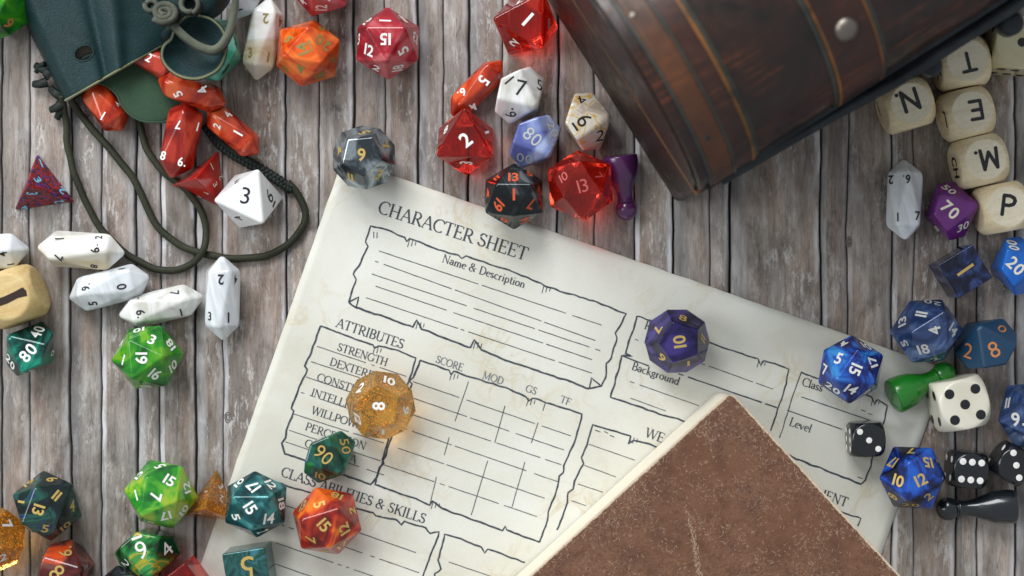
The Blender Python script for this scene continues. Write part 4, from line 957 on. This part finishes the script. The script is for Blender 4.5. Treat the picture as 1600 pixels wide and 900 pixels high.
lobe('suede_flap', [(140, 122), (166, 134), (182, 148), (190, 164), (203, 179), (222, 189), (246, 191), (262, 188), (272, 172), (286, 156), (270, 128), (255, 108), (244, 84), (226, 84), (180, 104)], (222, 136),
     lambda x, y, r: 40-.16*(x-190)+.06*(y-120)+2*math.sin(x*.06), M['suede'], ('flap_edge', M['suede']))
# curled scoop of leather with pale cut rim, and the piece above it
lobe('leather_scoop', [(268, 60), (256, 72), (253, 88), (259, 102), (272, 114), (288, 121), (306, 123), (322, 119), (338, 110), (347, 98), (352, 82), (353, 66), (349, 50), (338, 36), (322, 27), (296, 24), (276, 40)], (300, 72),
     lambda x, y, r: 90+22*r**2.4, M['leather'], ('scoop_edge', M['cut']), 12)
lobe('gathered_neck', [(252, 60), (262, 30), (250, -20), (300, -60), (380, -70), (362, -12), (345, 16), (325, 30), (300, 44), (276, 58)], (300, 0), lambda x, y, r: 112+4*math.sin(x*.08)-26*r**3, M['leather'], None)
# thong: coil of knot, tail loop
def lace(name, pts, sec, mat, parent, org, n=8, up=Vector((0, 0, 1))):
    pp = [p+Vector((noise.noise(p*.03)*2.2, noise.noise(p*.03+Vector((9, 9, 9)))*2.2, 0)) for p in catmull([P(*p) for p in pts], n)]
    V, F = sweep(pp, sec, up=up); return mesh_obj(name, V, F, mat, parent, org, True)
rect = lambda a, b: [(-a, -b), (a, -b), (a, b), (-a, b)]
korg = P(270, 20, 112)
kn = empty('leather_thong', (korg.x, korg.y, 110)); kn.location = (korg.x*S, korg.y*S, 110*S)
tag(kn, 'grey-green suede thong tied in a fat knot on top of the pouch', 'cord')
kb = (korg.x, korg.y, 110)
lace('tail', [(268, 36, 124), (283, 52, 126), (297, 63, 127), (314, 73, 127), (332, 77, 127), (346, 70, 127), (356, 55, 126), (362, 38, 124), (366, 18, 124), (368, -8, 124), (370, -40, 118)], rect(5.0, 3.5), M['thong'], kn, kb)
lace('tail_underside', [(268, 40, 118), (283, 57, 119), (297, 68, 119), (314, 78, 119), (332, 82, 119), (347, 75, 119), (358, 58, 118), (365, 40, 117)], rect(4.2, 3.2), M['thong_side'], kn, kb)
def coil(cx, cy, r0, r1, sq, turns, z, ph, tilt=0.0, wd_=3.2):
    n = int(turns*16); pts = []
    for a in range(n+1):
        f = a/n; r = r0+(r1-r0)*f; t = ph+2*PI*turns*f
        pts.append(P(cx+r*math.cos(t), cy+r*sq*math.sin(t), z+tilt*math.sin(t)+2*f))
    V, F = sweep(pts, rect(wd_, 8.5)); mesh_obj('knot_turn', V, F, M['thong_side'], kn, kb, True)
    V, F = sweep([p+Vector((0, 0, 8.8)) for p in pts], rect(wd_*.8, .9)); mesh_obj('knot_turn_edge', V, F, M['thong'], kn, kb, True)
coil(258, 20, 3, 21, .80, 2.3, 128, .6, 3, 4.2); coil(297, 8, 12, 15, .95, 1.0, 122, 1.2, 6, 3.4); coil(238, 10, 8, 10, .9, 1.0, 118, 3.4, 3, 3.4)
# drawstring on the table
dorg = P(100, 160, 0); ds = empty('drawstring', (dorg.x, dorg.y, 0)); tag(ds, 'long dark olive leather drawstring looping across the planks below the pouch', 'cord')
db = (dorg.x, dorg.y, 0)
lace('string', [(96, 150, 26), (103, 185, 9), (106, 225, 7), (114, 262, 7), (129, 302, 7), (147, 340, 7), (172, 374, 7), (203, 400, 7), (238, 419, 7), (270, 423, 7), (300, 412, 8), (318, 390, 18), (322, 362, 8), (316, 334, 7), (301, 310, 7),
                (284, 290, 8), (258, 270, 7), (240, 250, 7), (226, 226, 7), (219, 200, 7), (214, 176, 9), (206, 160, 14)], circ(5.6, 10, 4.6), M['lace'], ds, db)
lace('string', [(106, 152, 30), (125, 178, 10), (150, 208, 7), (176, 238, 7), (203, 272, 7), (218, 298, 7), (232, 328, 7), (251, 358, 7), (279, 382, 7), (310, 396, 7), (345, 402, 8), (388, 404, 7), (428, 395, 7), (458, 375, 7),
                (474, 350, 7), (475, 325, 7), (466, 303, 7), (450, 285, 8)], circ(5.8, 10, 4.8), M['lace'], ds, db)
# the flat plaited stretch
pl = [(322, 196, 8), (345, 226, 8), (372, 245, 8), (402, 262, 8), (432, 280, 8), (456, 296, 8)]
base_pl = catmull([P(*p) for p in pl], 14)
for ph in range(3):
    path = []
    for i, p in enumerate(base_pl):
        a = base_pl[max(i-1, 0)]; b = base_pl[min(i+1, len(base_pl)-1)]; t = (b-a).normalized(); n = Vector((-t.y, t.x, 0)); f = i*.75+ph*2*PI/3
        path.append(p+n*5.2*math.sin(f)+Vector((0, 0, 2.6*math.sin(2*f))))
    V, F = sweep(path, circ(4.2, 8, 3)); mesh_obj('plait_strand', V, F, M['lace_dark'], ds, db, True)
# small black knots on the fold
for (u, v, z, L_, a0) in ((76, 110, 16, 24, 165), (74, 128, 14, 24, 195), (80, 120, 20, 20, 140), (98, 152, 16, 26, 150), (100, 160, 18, 26, 215), (96, 158, 14, 30, 262)):
    an = R(a0); path = catmull([P(u, v, z), P(u+L_*.5*math.cos(an), v-L_*.5*math.sin(an), z+2), P(u+L_*.95*math.cos(an-.12), v-L_*.95*math.sin(an-.12), z-5)], 6)
    V, F = sweep(path, circ(7, 6, 3.4), scale=[1.2-.45*i/(len(path)-1) for i in range(len(path))]); mesh_obj('knot', V, F, M['lace_dark'], ds, db, True)
lace('string_end', [(70, 98, 22), (60, 104, 16), (56, 112, 12)], circ(4, 8), M['lace_dark'], ds, db)

#%%DICE
W, B, G = M['white'], M['black'], M['gold']
ZP = 1.7
# twenty-sided
die(20, 481, 83, 56, 80, M['d_orange'], M['olive_ink'], [(475, 74, '14_', 200), (505, 66, '20', 240), (451, 59, '9.', 200), (470, 106, '4', 285), (501, 119, '18', 200), (520, 94, '2', 160), (504, 44, '8', 250), (443, 106, '11', 250)],
    'orange marbled twenty-sided die beside the long white pearl die at the top')
die(20, 606, 68, 57, 270, M['d_crimson'], W, [(602, 62, '15', 270), (600, 33, '1', 178), (577, 79, '12', 82), (630, 81, '5', 215), (588, 107, '2', 55), (622, 107, '18', 190), (650, 58, '13', 265), (560, 62, '3', 85), (570, 36, '19', 140), (629, 28, '11', 315)],
    'crimson twenty-sided die with white 15 on top, alone between the pouch and the chest')
die(20, 503, -30, 58, 12, M['d_crimson'], W, [(499, 13, '12', 180), (471, 3, '4', 140), (516, 2, '1', 60)], 'crimson die cut off by the top edge above the orange one')
die(20, 231, 558, 56, 5, M['d_green'], W, [(222, 559, '19', 0), (240, 529, '3', 60), (193, 562, '1', 75), (245, 585, '16', 48), (268, 537, '18', 222), (273, 572, '10', 110), (229, 606, '11', 0), (215, 514, '10', 265), (189, 537, '7', 110)],
    'bright green twenty-sided die with white 19 on top, just below the white pearl dice')
die(20, 252, 772, 58, 112, M['d_greenyellow'], W, [(246, 774, '7', 346), (267, 749, '15', 57), (213, 775, '1', 105), (261, 806, '17', 288), (288, 797, '10', 140), (293, 760, '12', 200), (251, 727, '5', 200), (217, 743, '13', 150), (234, 815, '9', 5)],
    'yellow-green twenty-sided die with white 7 and 15, beside the orange glitter pyramid')
die(20, 74, 790, 56, 100, M['d_darkgreen'], G, [(60, 797, '13', 343), (91, 773, '11', 50), (31, 784, '1', 350), (73, 827, '5', 75), (84, 747, '9', 195), (114, 790, '4', 90), (104, 823, '10', 130), (44, 753, '19', 140)],
    'near-black green twenty-sided die with gold 13 and 11 at lower left')
die(20, 400, 788, 55, 270, M['d_teal'], W, [(390, 793, '15', 33), (397, 756, '17', 215), (423, 757, '12', 20), (421, 813, '14', 80), (441, 791, '18', 20), (369, 808, '5', 10), (376, 751, '10', 140), (407, 832, '2', 20), (381, 829, '7', 30)],
    'teal twenty-sided die with white 15 and 14, right of the orange pyramid', ZP)
die(20, 511, 814, 58, 47, M['d_redoil'], G, [(508, 820, '15', 41), (501, 787, '5', 20), (538, 826, '12', 213), (485, 844, '7', 345), (528, 774, '18', 240), (552, 798, '2', 180), (474, 789, '13', 70), (533, 852, '17', 140), (508, 862, '9', 10)],
    'red-orange swirled twenty-sided die with gold numerals on the sheet', ZP)
die(20, 803, 307, 53, 270, M['d_smoke'], M['orange'], [(801, 277, '13', 90), (780, 322, '19', 315), (831, 317, '7', 250), (761, 305, '4', 100), (845, 297, '2', 300), (789, 345, '9', 110), (822, 344, '14', 200), (773, 283, '11', 140), (826, 270, '6', 230), (803, 303, '1', 90)],
    'smoky black twenty-sided die with orange numerals, overlapping the top edge of the sheet', ZP)
die(20, 1329, 577, 55, 85, M['d_blueoil'], W, [(1334, 575, '15', 337), (1309, 558, '5', 65), (1319, 536, '4', 250), (1287, 575, '7', 80), (1364, 563, '17', 200), (1298, 604, '20', 55), (1326, 608, '14', 48), (1356, 541, '10', 130), (1357, 609, '8', 60)],
    'vivid blue twenty-sided die with white 15, on the right end of the sheet', ZP)
die(20, 1448, 517, 57, 62, M['d_slate'], M['silver'], [(1461, 514, '4', 195), (1438, 490, '11', 350), (1443, 546, '18', 112), (1491, 514, '14', 60), (1408, 503, '13', 205), (1414, 538, '5', 200), (1463, 561, '2', 160), (1458, 471, '20', 250)],
    'slate blue twenty-sided die with silvery 4 and 11, below the square blue die')
die(20, 1426, 746, 56, 0, M['d_blueblack'], G, [(1440, 747, '12', 115), (1403, 752, '10', 75), (1421, 703, '7', 270), (1393, 722, '17', 235), (1450, 721, '15', 285), (1452, 775, '2', 135), (1393, 777, '8', 150), (1422, 787, '20', 90)],
    'blue-black twenty-sided die with gold 10 and 12, left of the black dotted dice', ZP)
die(20, 907, 290, 58, 95, M['gem_red'], M['etched'], [(912, 294, '13', 105, 1.15), (881, 279, '10', 115, .9), (938, 283, '7', 40, .9)],
    'clear red twenty-sided die with unpainted etched numerals, beside the purple pawn', bev=1.6, bold=False)
die(20, 1612, 648, 58, 128, M['d_slate'], M['silver'], [(1587, 655, '9.', 95, 1.15), (1569, 632, '11', 80)], 'slate blue die cut off by the right edge, beside the ivory dotted die')
die(20, 195, 935, 56, 40, M['d_smoke'], W, [], 'dark grey die just peeking over the bottom edge at lower left')
# twelve-sided
die(12, 569, 246, 36, -85, M['d_grey'], G, [(565, 241, '9', 90), (592, 272, '3', 60), (548, 276, '11', 100), (603, 227, '7', 40), (530, 236, '4', 120), (572, 208, '5', 200)],
    'grey pearl twelve-sided die with gold 9 on the top corner of the sheet', ZP)
die(12, 1058, 533, 36.5, 108, M['d_purple_oil'], G, [(1061, 533, '10', 188), (1026, 519, '7', 350), (1064, 497, '8', 75), (1038, 560, '6', 230), (1098, 526, '11', 120), (1078, 566, '1', 270)],
    'deep indigo twelve-sided die with gold 10, on the sheet above the book', ZP)
die(12, 595, 633, 38.5, 98, M['glitter'], W, [(592, 633, '8', 178), (606, 593, '10', 80), (563, 606, '2', 60), (634, 640, '9', 330), (561, 657, '12', 320), (598, 674, '1', 270)],
    'orange glitter twelve-sided die with a white 8, on the attributes box of the sheet', ZP)
die(12, -13, 842, 38, 60, M['glitter'], W, [(3, 868, '2', 95), (8, 815, '7', 30)], 'orange glitter die cut off by the left edge at the bottom')
die(12, -8, 8, 39, 10, M['d_green'], M['copper'], [(8, 46, '9', 40)], 'green die with reddish numerals cut off by the top left corner')
# ten-sided
die(10, 812, 149, 47, -38, M['d_pearl'], B, [(819, 137, '7', 78, 1.35), (847, 136, '5', 90, 1.1), (797, 178, '6.', 190, 1.0), (793, 120, '1', 40, 1.0)],
    'white pearl ten-sided die with black 7, above the lilac die', narrow=1, bold=False)
die(10, 918, 190, 47, 8, M['d_cream'], B, [(912, 190, '6_', 35, 1.3), (906, 156, '4', 285, 1.1), (942, 209, '2', 80, 1.2)], 'cream ten-sided die swirled with caramel and yellow, against the chest', bold=False)
die(10, 836, 221, 46, -45, M['d_lilac'], M['silver'], [(834, 215, '80', 50, 1.1), (821, 249, '00', 85, 1.0), (865, 203, '20', 20, 1.0)], 'lilac blue ten-sided die with silvery 80, amid the cluster above the sheet', bold=False)
die(10, 1486, 329, 47, 12, M['d_purple'], M['cream'], [(1485, 327, '70', 48), (1481, 296, '50', 28, .85), (1507, 352, '30', 80, .85), (1446, 325, '90', 350, .55), (1463, 359, '00', 310, .55)],
    'purple ten-sided die with cream 70, between the pearl die and the P cube')
die(10, 1590, 415, 47, 10, M['d_brightblue'], M['cream'], [(1586, 415, '20', 45), (1578, 383, '00', 350, .9), (1562, 447, '80', 320, .8)], 'bright blue ten-sided die with cream 20 at the right edge')
die(10, 1540, 537, 49, 125, M['d_navy'], M['copper'], [(1551, 545, '8', 115, 1.35), (1511, 546, '2', 80, 1.3), (1564, 513, '0', 35, 1.1)], 'matte navy ten-sided die with copper 8 and 2 at the right', bold=False)
die(10, 47, 545, 46, 140, M['d_emerald'], W, [(43, 550, '80', 140, 1.0), (58, 518, '40', 165, .9), (15, 565, '20', 70, .9), (84, 553, '0', 160, .8)], 'emerald ten-sided die with white 80 below the wooden cube at the left edge')
die(10, 515, 714, 46, -42, M['d_greenoil'], G, [(507, 711, '90', 48, 1.15), (541, 698, '50', 8, 1.0), (503, 745, '10', 80, 1.0)], 'dark green iridescent ten-sided die with gold 90, on the sheet', ZP, bold=False)
die(10, 103, 890, 47, 10, M['d_redbrown'], G, [(104, 861, '6.', 182, 1.1), (92, 893, '8', 45, 1.4)], 'red-brown ten-sided die with gold 8 at the bottom, under the near-black green die', bold=False)
die(10, 231, 864, 50, -75, M['d_greengold'], W, [(220, 856, '6_', 290, 1.5), (261, 857, '4', 130, 1.4), (197, 881, '2', 40, 1.2)], 'dark green and gold swirled ten-sided die with white 6 and 4, under the yellow-green one', bold=False)
die(10, 338, 78, 50, 170, M['d_mint'], B, [(368, 68, '2', 98, 1.0), (349, 111, '8', 60, 1.0), (341, 34, '3', 110, .6)], 'mint green ten-sided die half hidden behind the leather scoop')
# eight-sided
die(8, 727, 222, 87, 90, M['gem_red_deep'], W, [(728, 218, '2', 128), (697, 202, '8', 80, .8), (763, 208, '1', 20, .9), (729, 254, '3', 175, .9)], 'clear deep red eight-sided die with white 2, left of the lilac die')
die(8, 389, 311, 85, 65, M['d_white'], B, [(384, 304, '3', 80, 1.2), (423, 308, '6_', 118, 1.1), (373, 341, '4', 190, .9), (371, 284, '2', 250, .8)], 'solid white eight-sided die with black 3, inside the drawstring loop', bold=False)
die(8, 822, 37, 90, 178, M['gem_red'], W, [(826, 30, '1', 48, 1.1), (802, 67, '2', 205, .9), (858, 38, '8', 90, .8), (812, 4, '7', 310, .8)], 'clear bright red eight-sided die with white 1, beside the chest at the top')
# six-sided and four-sided
die(6, 1500, 424, 60, 31, M['d_d6blue'], G, [(1508, 421, '1', 215, 1.15)], 'cubic dark blue swirled die with one gold 1 on top', bold=False, bev=2.6)
die(6, 391, 888, 66, 9, M['d_tealoil'], G, [(387, 886, '5', 275, 1.35)], 'cubic teal banded die with gold 5 at the bottom edge', ZP, bold=False, bev=3)
die(6, 289, 921, 68, 37, M['gem_red_deep'], W, [], 'clear red cubic die cut off by the bottom edge')
die(4, 64, 294, 97, 98, M['speckle'], M['skyblue'], [(64, 255, '1', 110), (59, 281, '3', 20), (97, 298, '2', 230), (50, 302, '3', 0), (92, 315, '2', 190, .9), (38, 324, '4', 110, .9)], 'red four-sided die speckled dark blue with pale blue numerals', h=16)
die(4, 332, 785, 92, 84, M['glitter'], W, [(345, 760, '3', 30), (322, 768, '1', 200), (346, 779, '2', 260), (312, 802, '4', 190), (340, 805, '3', 170)], 'orange glitter pyramid die beside the teal twenty-sided die', .6, bold=False)
die(4, 319, 283, 94, 66, M['d_redflat'], M['cream'], [(331, 260, '1', 115), (336, 288, '3', 40), (345, 277, '2', 220, .9), (310, 308, '2', 200), (323, 302, '4', 160, .8)], 'plain red pyramid die lying between the red crystals and the white die', bold=False)

# crystals: the red spill, and the pearl set
crystal(165, 165, 98, 50, -56, M['d_redstripe'], W, [(161, 181, '1', 60), (186, 163, '7', 175)], 'red crystal die poking from the pouch mouth, leftmost of the red spill')
crystal(300, 143, 118, 44, -20, M['d_redstripe'], W, [(278, 147, '5', 205, 1.2), (317, 141, '4', 215, 1.2)], 'red crystal die with white 5 and 4, crosswise on the suede flap', 26)
crystal(283, 217, 130, 56, 77, M['d_redstripe_dark'], W, [(278, 195, '7', 262), (309, 198, '1', 75), (255, 243, '8', 75), (284, 253, '6.', 80)], 'long dark red crystal die with white 8 and 6, mid red spill', 9, 1)
crystal(364, 205, 112, 44, -41, M['d_redstripe'], W, [(356, 179, '4', 150), (339, 197, '2', 150), (372, 208, '1', 150, 1.2)], 'red crystal die with white 1, lying over the plaited drawstring', 8)
crystal(240, 95, 92, 40, -30, M['d_redstripe_dark'], W, [(233, 90, '2', 60)], 'small dark red crystal die tucked between the pouch mouth and the scoop', 20)
crystal(745, 138, 122, 42, 47, M['d_redstripe'], W, [(756, 126, '5', 325, 1.35), (722, 145, '6.', 300, 1.1), (740, 166, '4', 330, 1.1)], 'bright red crystal die leaning above the clear red eight-sided die', 1)
crystal(411, 61, 134, 52, 80, M['d_pearl_yellow'], M['olive_ink'], [(415, 29, '2', 268), (391, 82, '3', 90), (419, 89, '1', 80), (438, 34, '4', 268)], 'white pearl crystal die yellowed at its tip, left of the orange die', h=15)
crystal(392, -20, 112, 46, 65, M['d_pearl_grey'], B, [(373, 16, '1', 20)], 'pearl crystal die at the top edge behind the thong tail')
crystal(127, 391, 138, 58, -4, M['d_pearl_yellow'], B, [(93, 373, '1', 0), (91, 403, '7', 340), (148, 389, '6.', 190), (147, 416, '8', 350, .8), (154, 371, '2', 180, .8)], 'white pearl crystal die with black 6, topmost of the row by the drawstring', roll=1)
crystal(171, 449, 136, 56, 15, M['d_pearl_grey'], B, [(134, 449, '9.', 190), (190, 448, '0', 190, 1.1), (145, 474, '5', 185), (190, 420, '8', 190, .8)], 'bluish white pearl crystal die with black 9 and 0, below the topmost of its row')
crystal(252, 478, 138, 52, 13, M['d_pearl'], B, [(220, 490, '6.', 10), (273, 458, '7', 10), (283, 488, '1', 105), (216, 466, '1', 100, .7)], 'white pearl crystal die touching the top of the bright green die', roll=1)
crystal(348, 466, 136, 55, 90, M['d_pearl_grey'], B, [(345, 437, '2', 268, 1.15), (368, 437, '4', 268), (328, 494, '3', 90), (357, 496, '1', 90, 1.15)], 'upright white pearl crystal die touching the drawstring loop with its tip')
crystal(-20, 395, 134, 56, 5, M['d_pearl_grey'], B, [(4, 397, '4', 190), (17, 413, '1', 10, .8)], 'pearl crystal die cut off by the left edge above the wooden cube', roll=1)
crystal(1413, 312, 130, 56, 90, M['d_pearl_grey'], B, [(1392, 281, '2', 268), (1417, 280, '6.', 268), (1403, 339, '1', 90), (1434, 337, '7', 90)], 'translucent grey-white crystal die standing lengthwise left of the purple die', roll=1)

# pawns
pawn(968, 243, 981, 345, 27, 17, M['p_purple'], 'purple pawn lying head down beside the clear red die')
pawn(1393, 620, 1491, 576, 28, 18, M['p_green'], 'green pawn lying between the blue die and the ivory dotted die', ZP)
pawn(1584, 790, 1462, 796, 26, 18, M['p_black'], 'black pawn lying under the black dotted dice')

# dotted dice
def dotted(u, v, s, ang, Rk, mat, pm, top, side, label, r, z0=0, bev=2.0):
    o, pl, ba_, ce, RR = rounded_cube('dotted_die', u, v, s, ang, Rk, mat, label, 'dotted six-sided dice', 'die', z0, bev)
    pips(o, pl, ba_, ce, RR, 4, top, r, pm, ang, s)
    for fi, off in side: pips(o, pl, ba_, ce, RR, fi, off, r, pm, ang, s)
    return o
dotted(1508, 632, 77, 12, 1.37, M['d_ivory'], B, PIPS[5], [(2, PIPS[4])], 'ivory dotted die with five black spots, below the green pawn', 7.6)
dotted(1597, 66, 80, -6, 1.40, M['d_ivory_yellow'], B, PIPS[3], [(2, PIPS[4]), (3, PIPS[6])], 'yellowish ivory dotted die under the chest latch at the top right corner', 7.0)
dotted(1358, 688, 52, 2, 1.36, M['d_black'], W, PIPS[3], [(2, [(-.26, .24), (0, .24), (.26, .24), (-.26, -.24), (0, -.24), (.26, -.24)])], 'small black dotted die showing three white spots, lying on the sheet', 4.6, ZP)
dotted(1518, 736, 55, -5, 1.36, M['d_black'], W, PIPS[6], [(2, PIPS[4])], 'black dotted die showing six white spots', 5.2)
dotted(1588, 727, 53, -32, 1.36, M['d_black'], W, PIPS[3], [(2, PIPS[2])], 'black dotted die at the right edge showing three white spots', 5.0)

# wooden letter cubes
def letter(u, v, s, ang, top, tup, sides, label, h=26, mat='beech', ink=B, z0=0, disc=True):
    o, pl, ba_, ce, RR = rounded_cube('letter_cube', u, v, s, ang, 1.30, M[mat], label, 'wooden letter cubes', 'cube', z0, 2.5, 20)
    hs = s/2
    if disc:
        V = []; F = []; K = 40; r = math.sqrt(RR*RR-hs*hs)*.985; c = ce+Vector((0, 0, hs+.15))
        for k in range(K): V.append(c+Vector((r*math.cos(2*PI*k/K), r*math.sin(2*PI*k/K), 0)))
        mesh_obj('sanded_face', V, [tuple(range(K))], M['beech_disc'], o, ba_)
    tu, tv, tx = top
    place_text(o, pl, ba_, tu, tv, tx, tup, h, ink, 0, True, 1.0, 'letter', lift=.5)
    for (du, dv, tx, up, hh) in sides: place_text(o, pl, ba_, du, dv, tx, up, hh, ink, 0, True, 1.0, 'letter', RR, ce)
letter(1424, 161, 74, 16, (1418, 158, 'N.'), 288, [(1373, 170, 'I', 288, 20)], 'wooden cube lettered N standing apart left of the cube column', 30)
letter(1512, 94, 76, 10, (1513, 97, 'T'), 283, [(1466, 109, 'N', 283, 22)], 'wooden cube lettered T, topmost of the cube column', 27)
letter(1519, 174, 74, 13, (1525, 172, 'E'), 280, [(1478, 187, 'T', 100, 22)], 'wooden cube lettered E, second in the cube column', 27)
letter(1540, 249, 75, 13, (1542, 249, 'M.'), 281, [(1493, 262, 'CH', 10, 20)], 'wooden cube lettered M, third in the cube column', 29)
letter(1575, 323, 74, 11, (1576, 321, 'P'), 83, [], 'wooden cube lettered P, lowest of the cube column', 29)
o, pl_, ba_, ce, RR = rounded_cube('letter_cube', 10, 464, 82, 21, 1.30, M['boxwood'], 'yellow wooden cube with a burnt bar, cut off by the left edge', 'wooden letter cubes', 'cube', 0, 2.5, 20)
bz = 82.6; ax = Vector((math.cos(R(23)), math.sin(R(23)), 0)); pp = P(18, 464, bz); ay = Vector((-ax.y, ax.x, 0))
V = [pp+ax*x+ay*y for x, y in ((-24, -5.5), (-10, -6.5), (8, -5), (22, -7.5), (24, 0), (21, 7), (6, 5.5), (-10, 5), (-24, 6))]
mesh_obj('burnt_bar', V, [tuple(range(9))], M['burnt'], o, ba_)
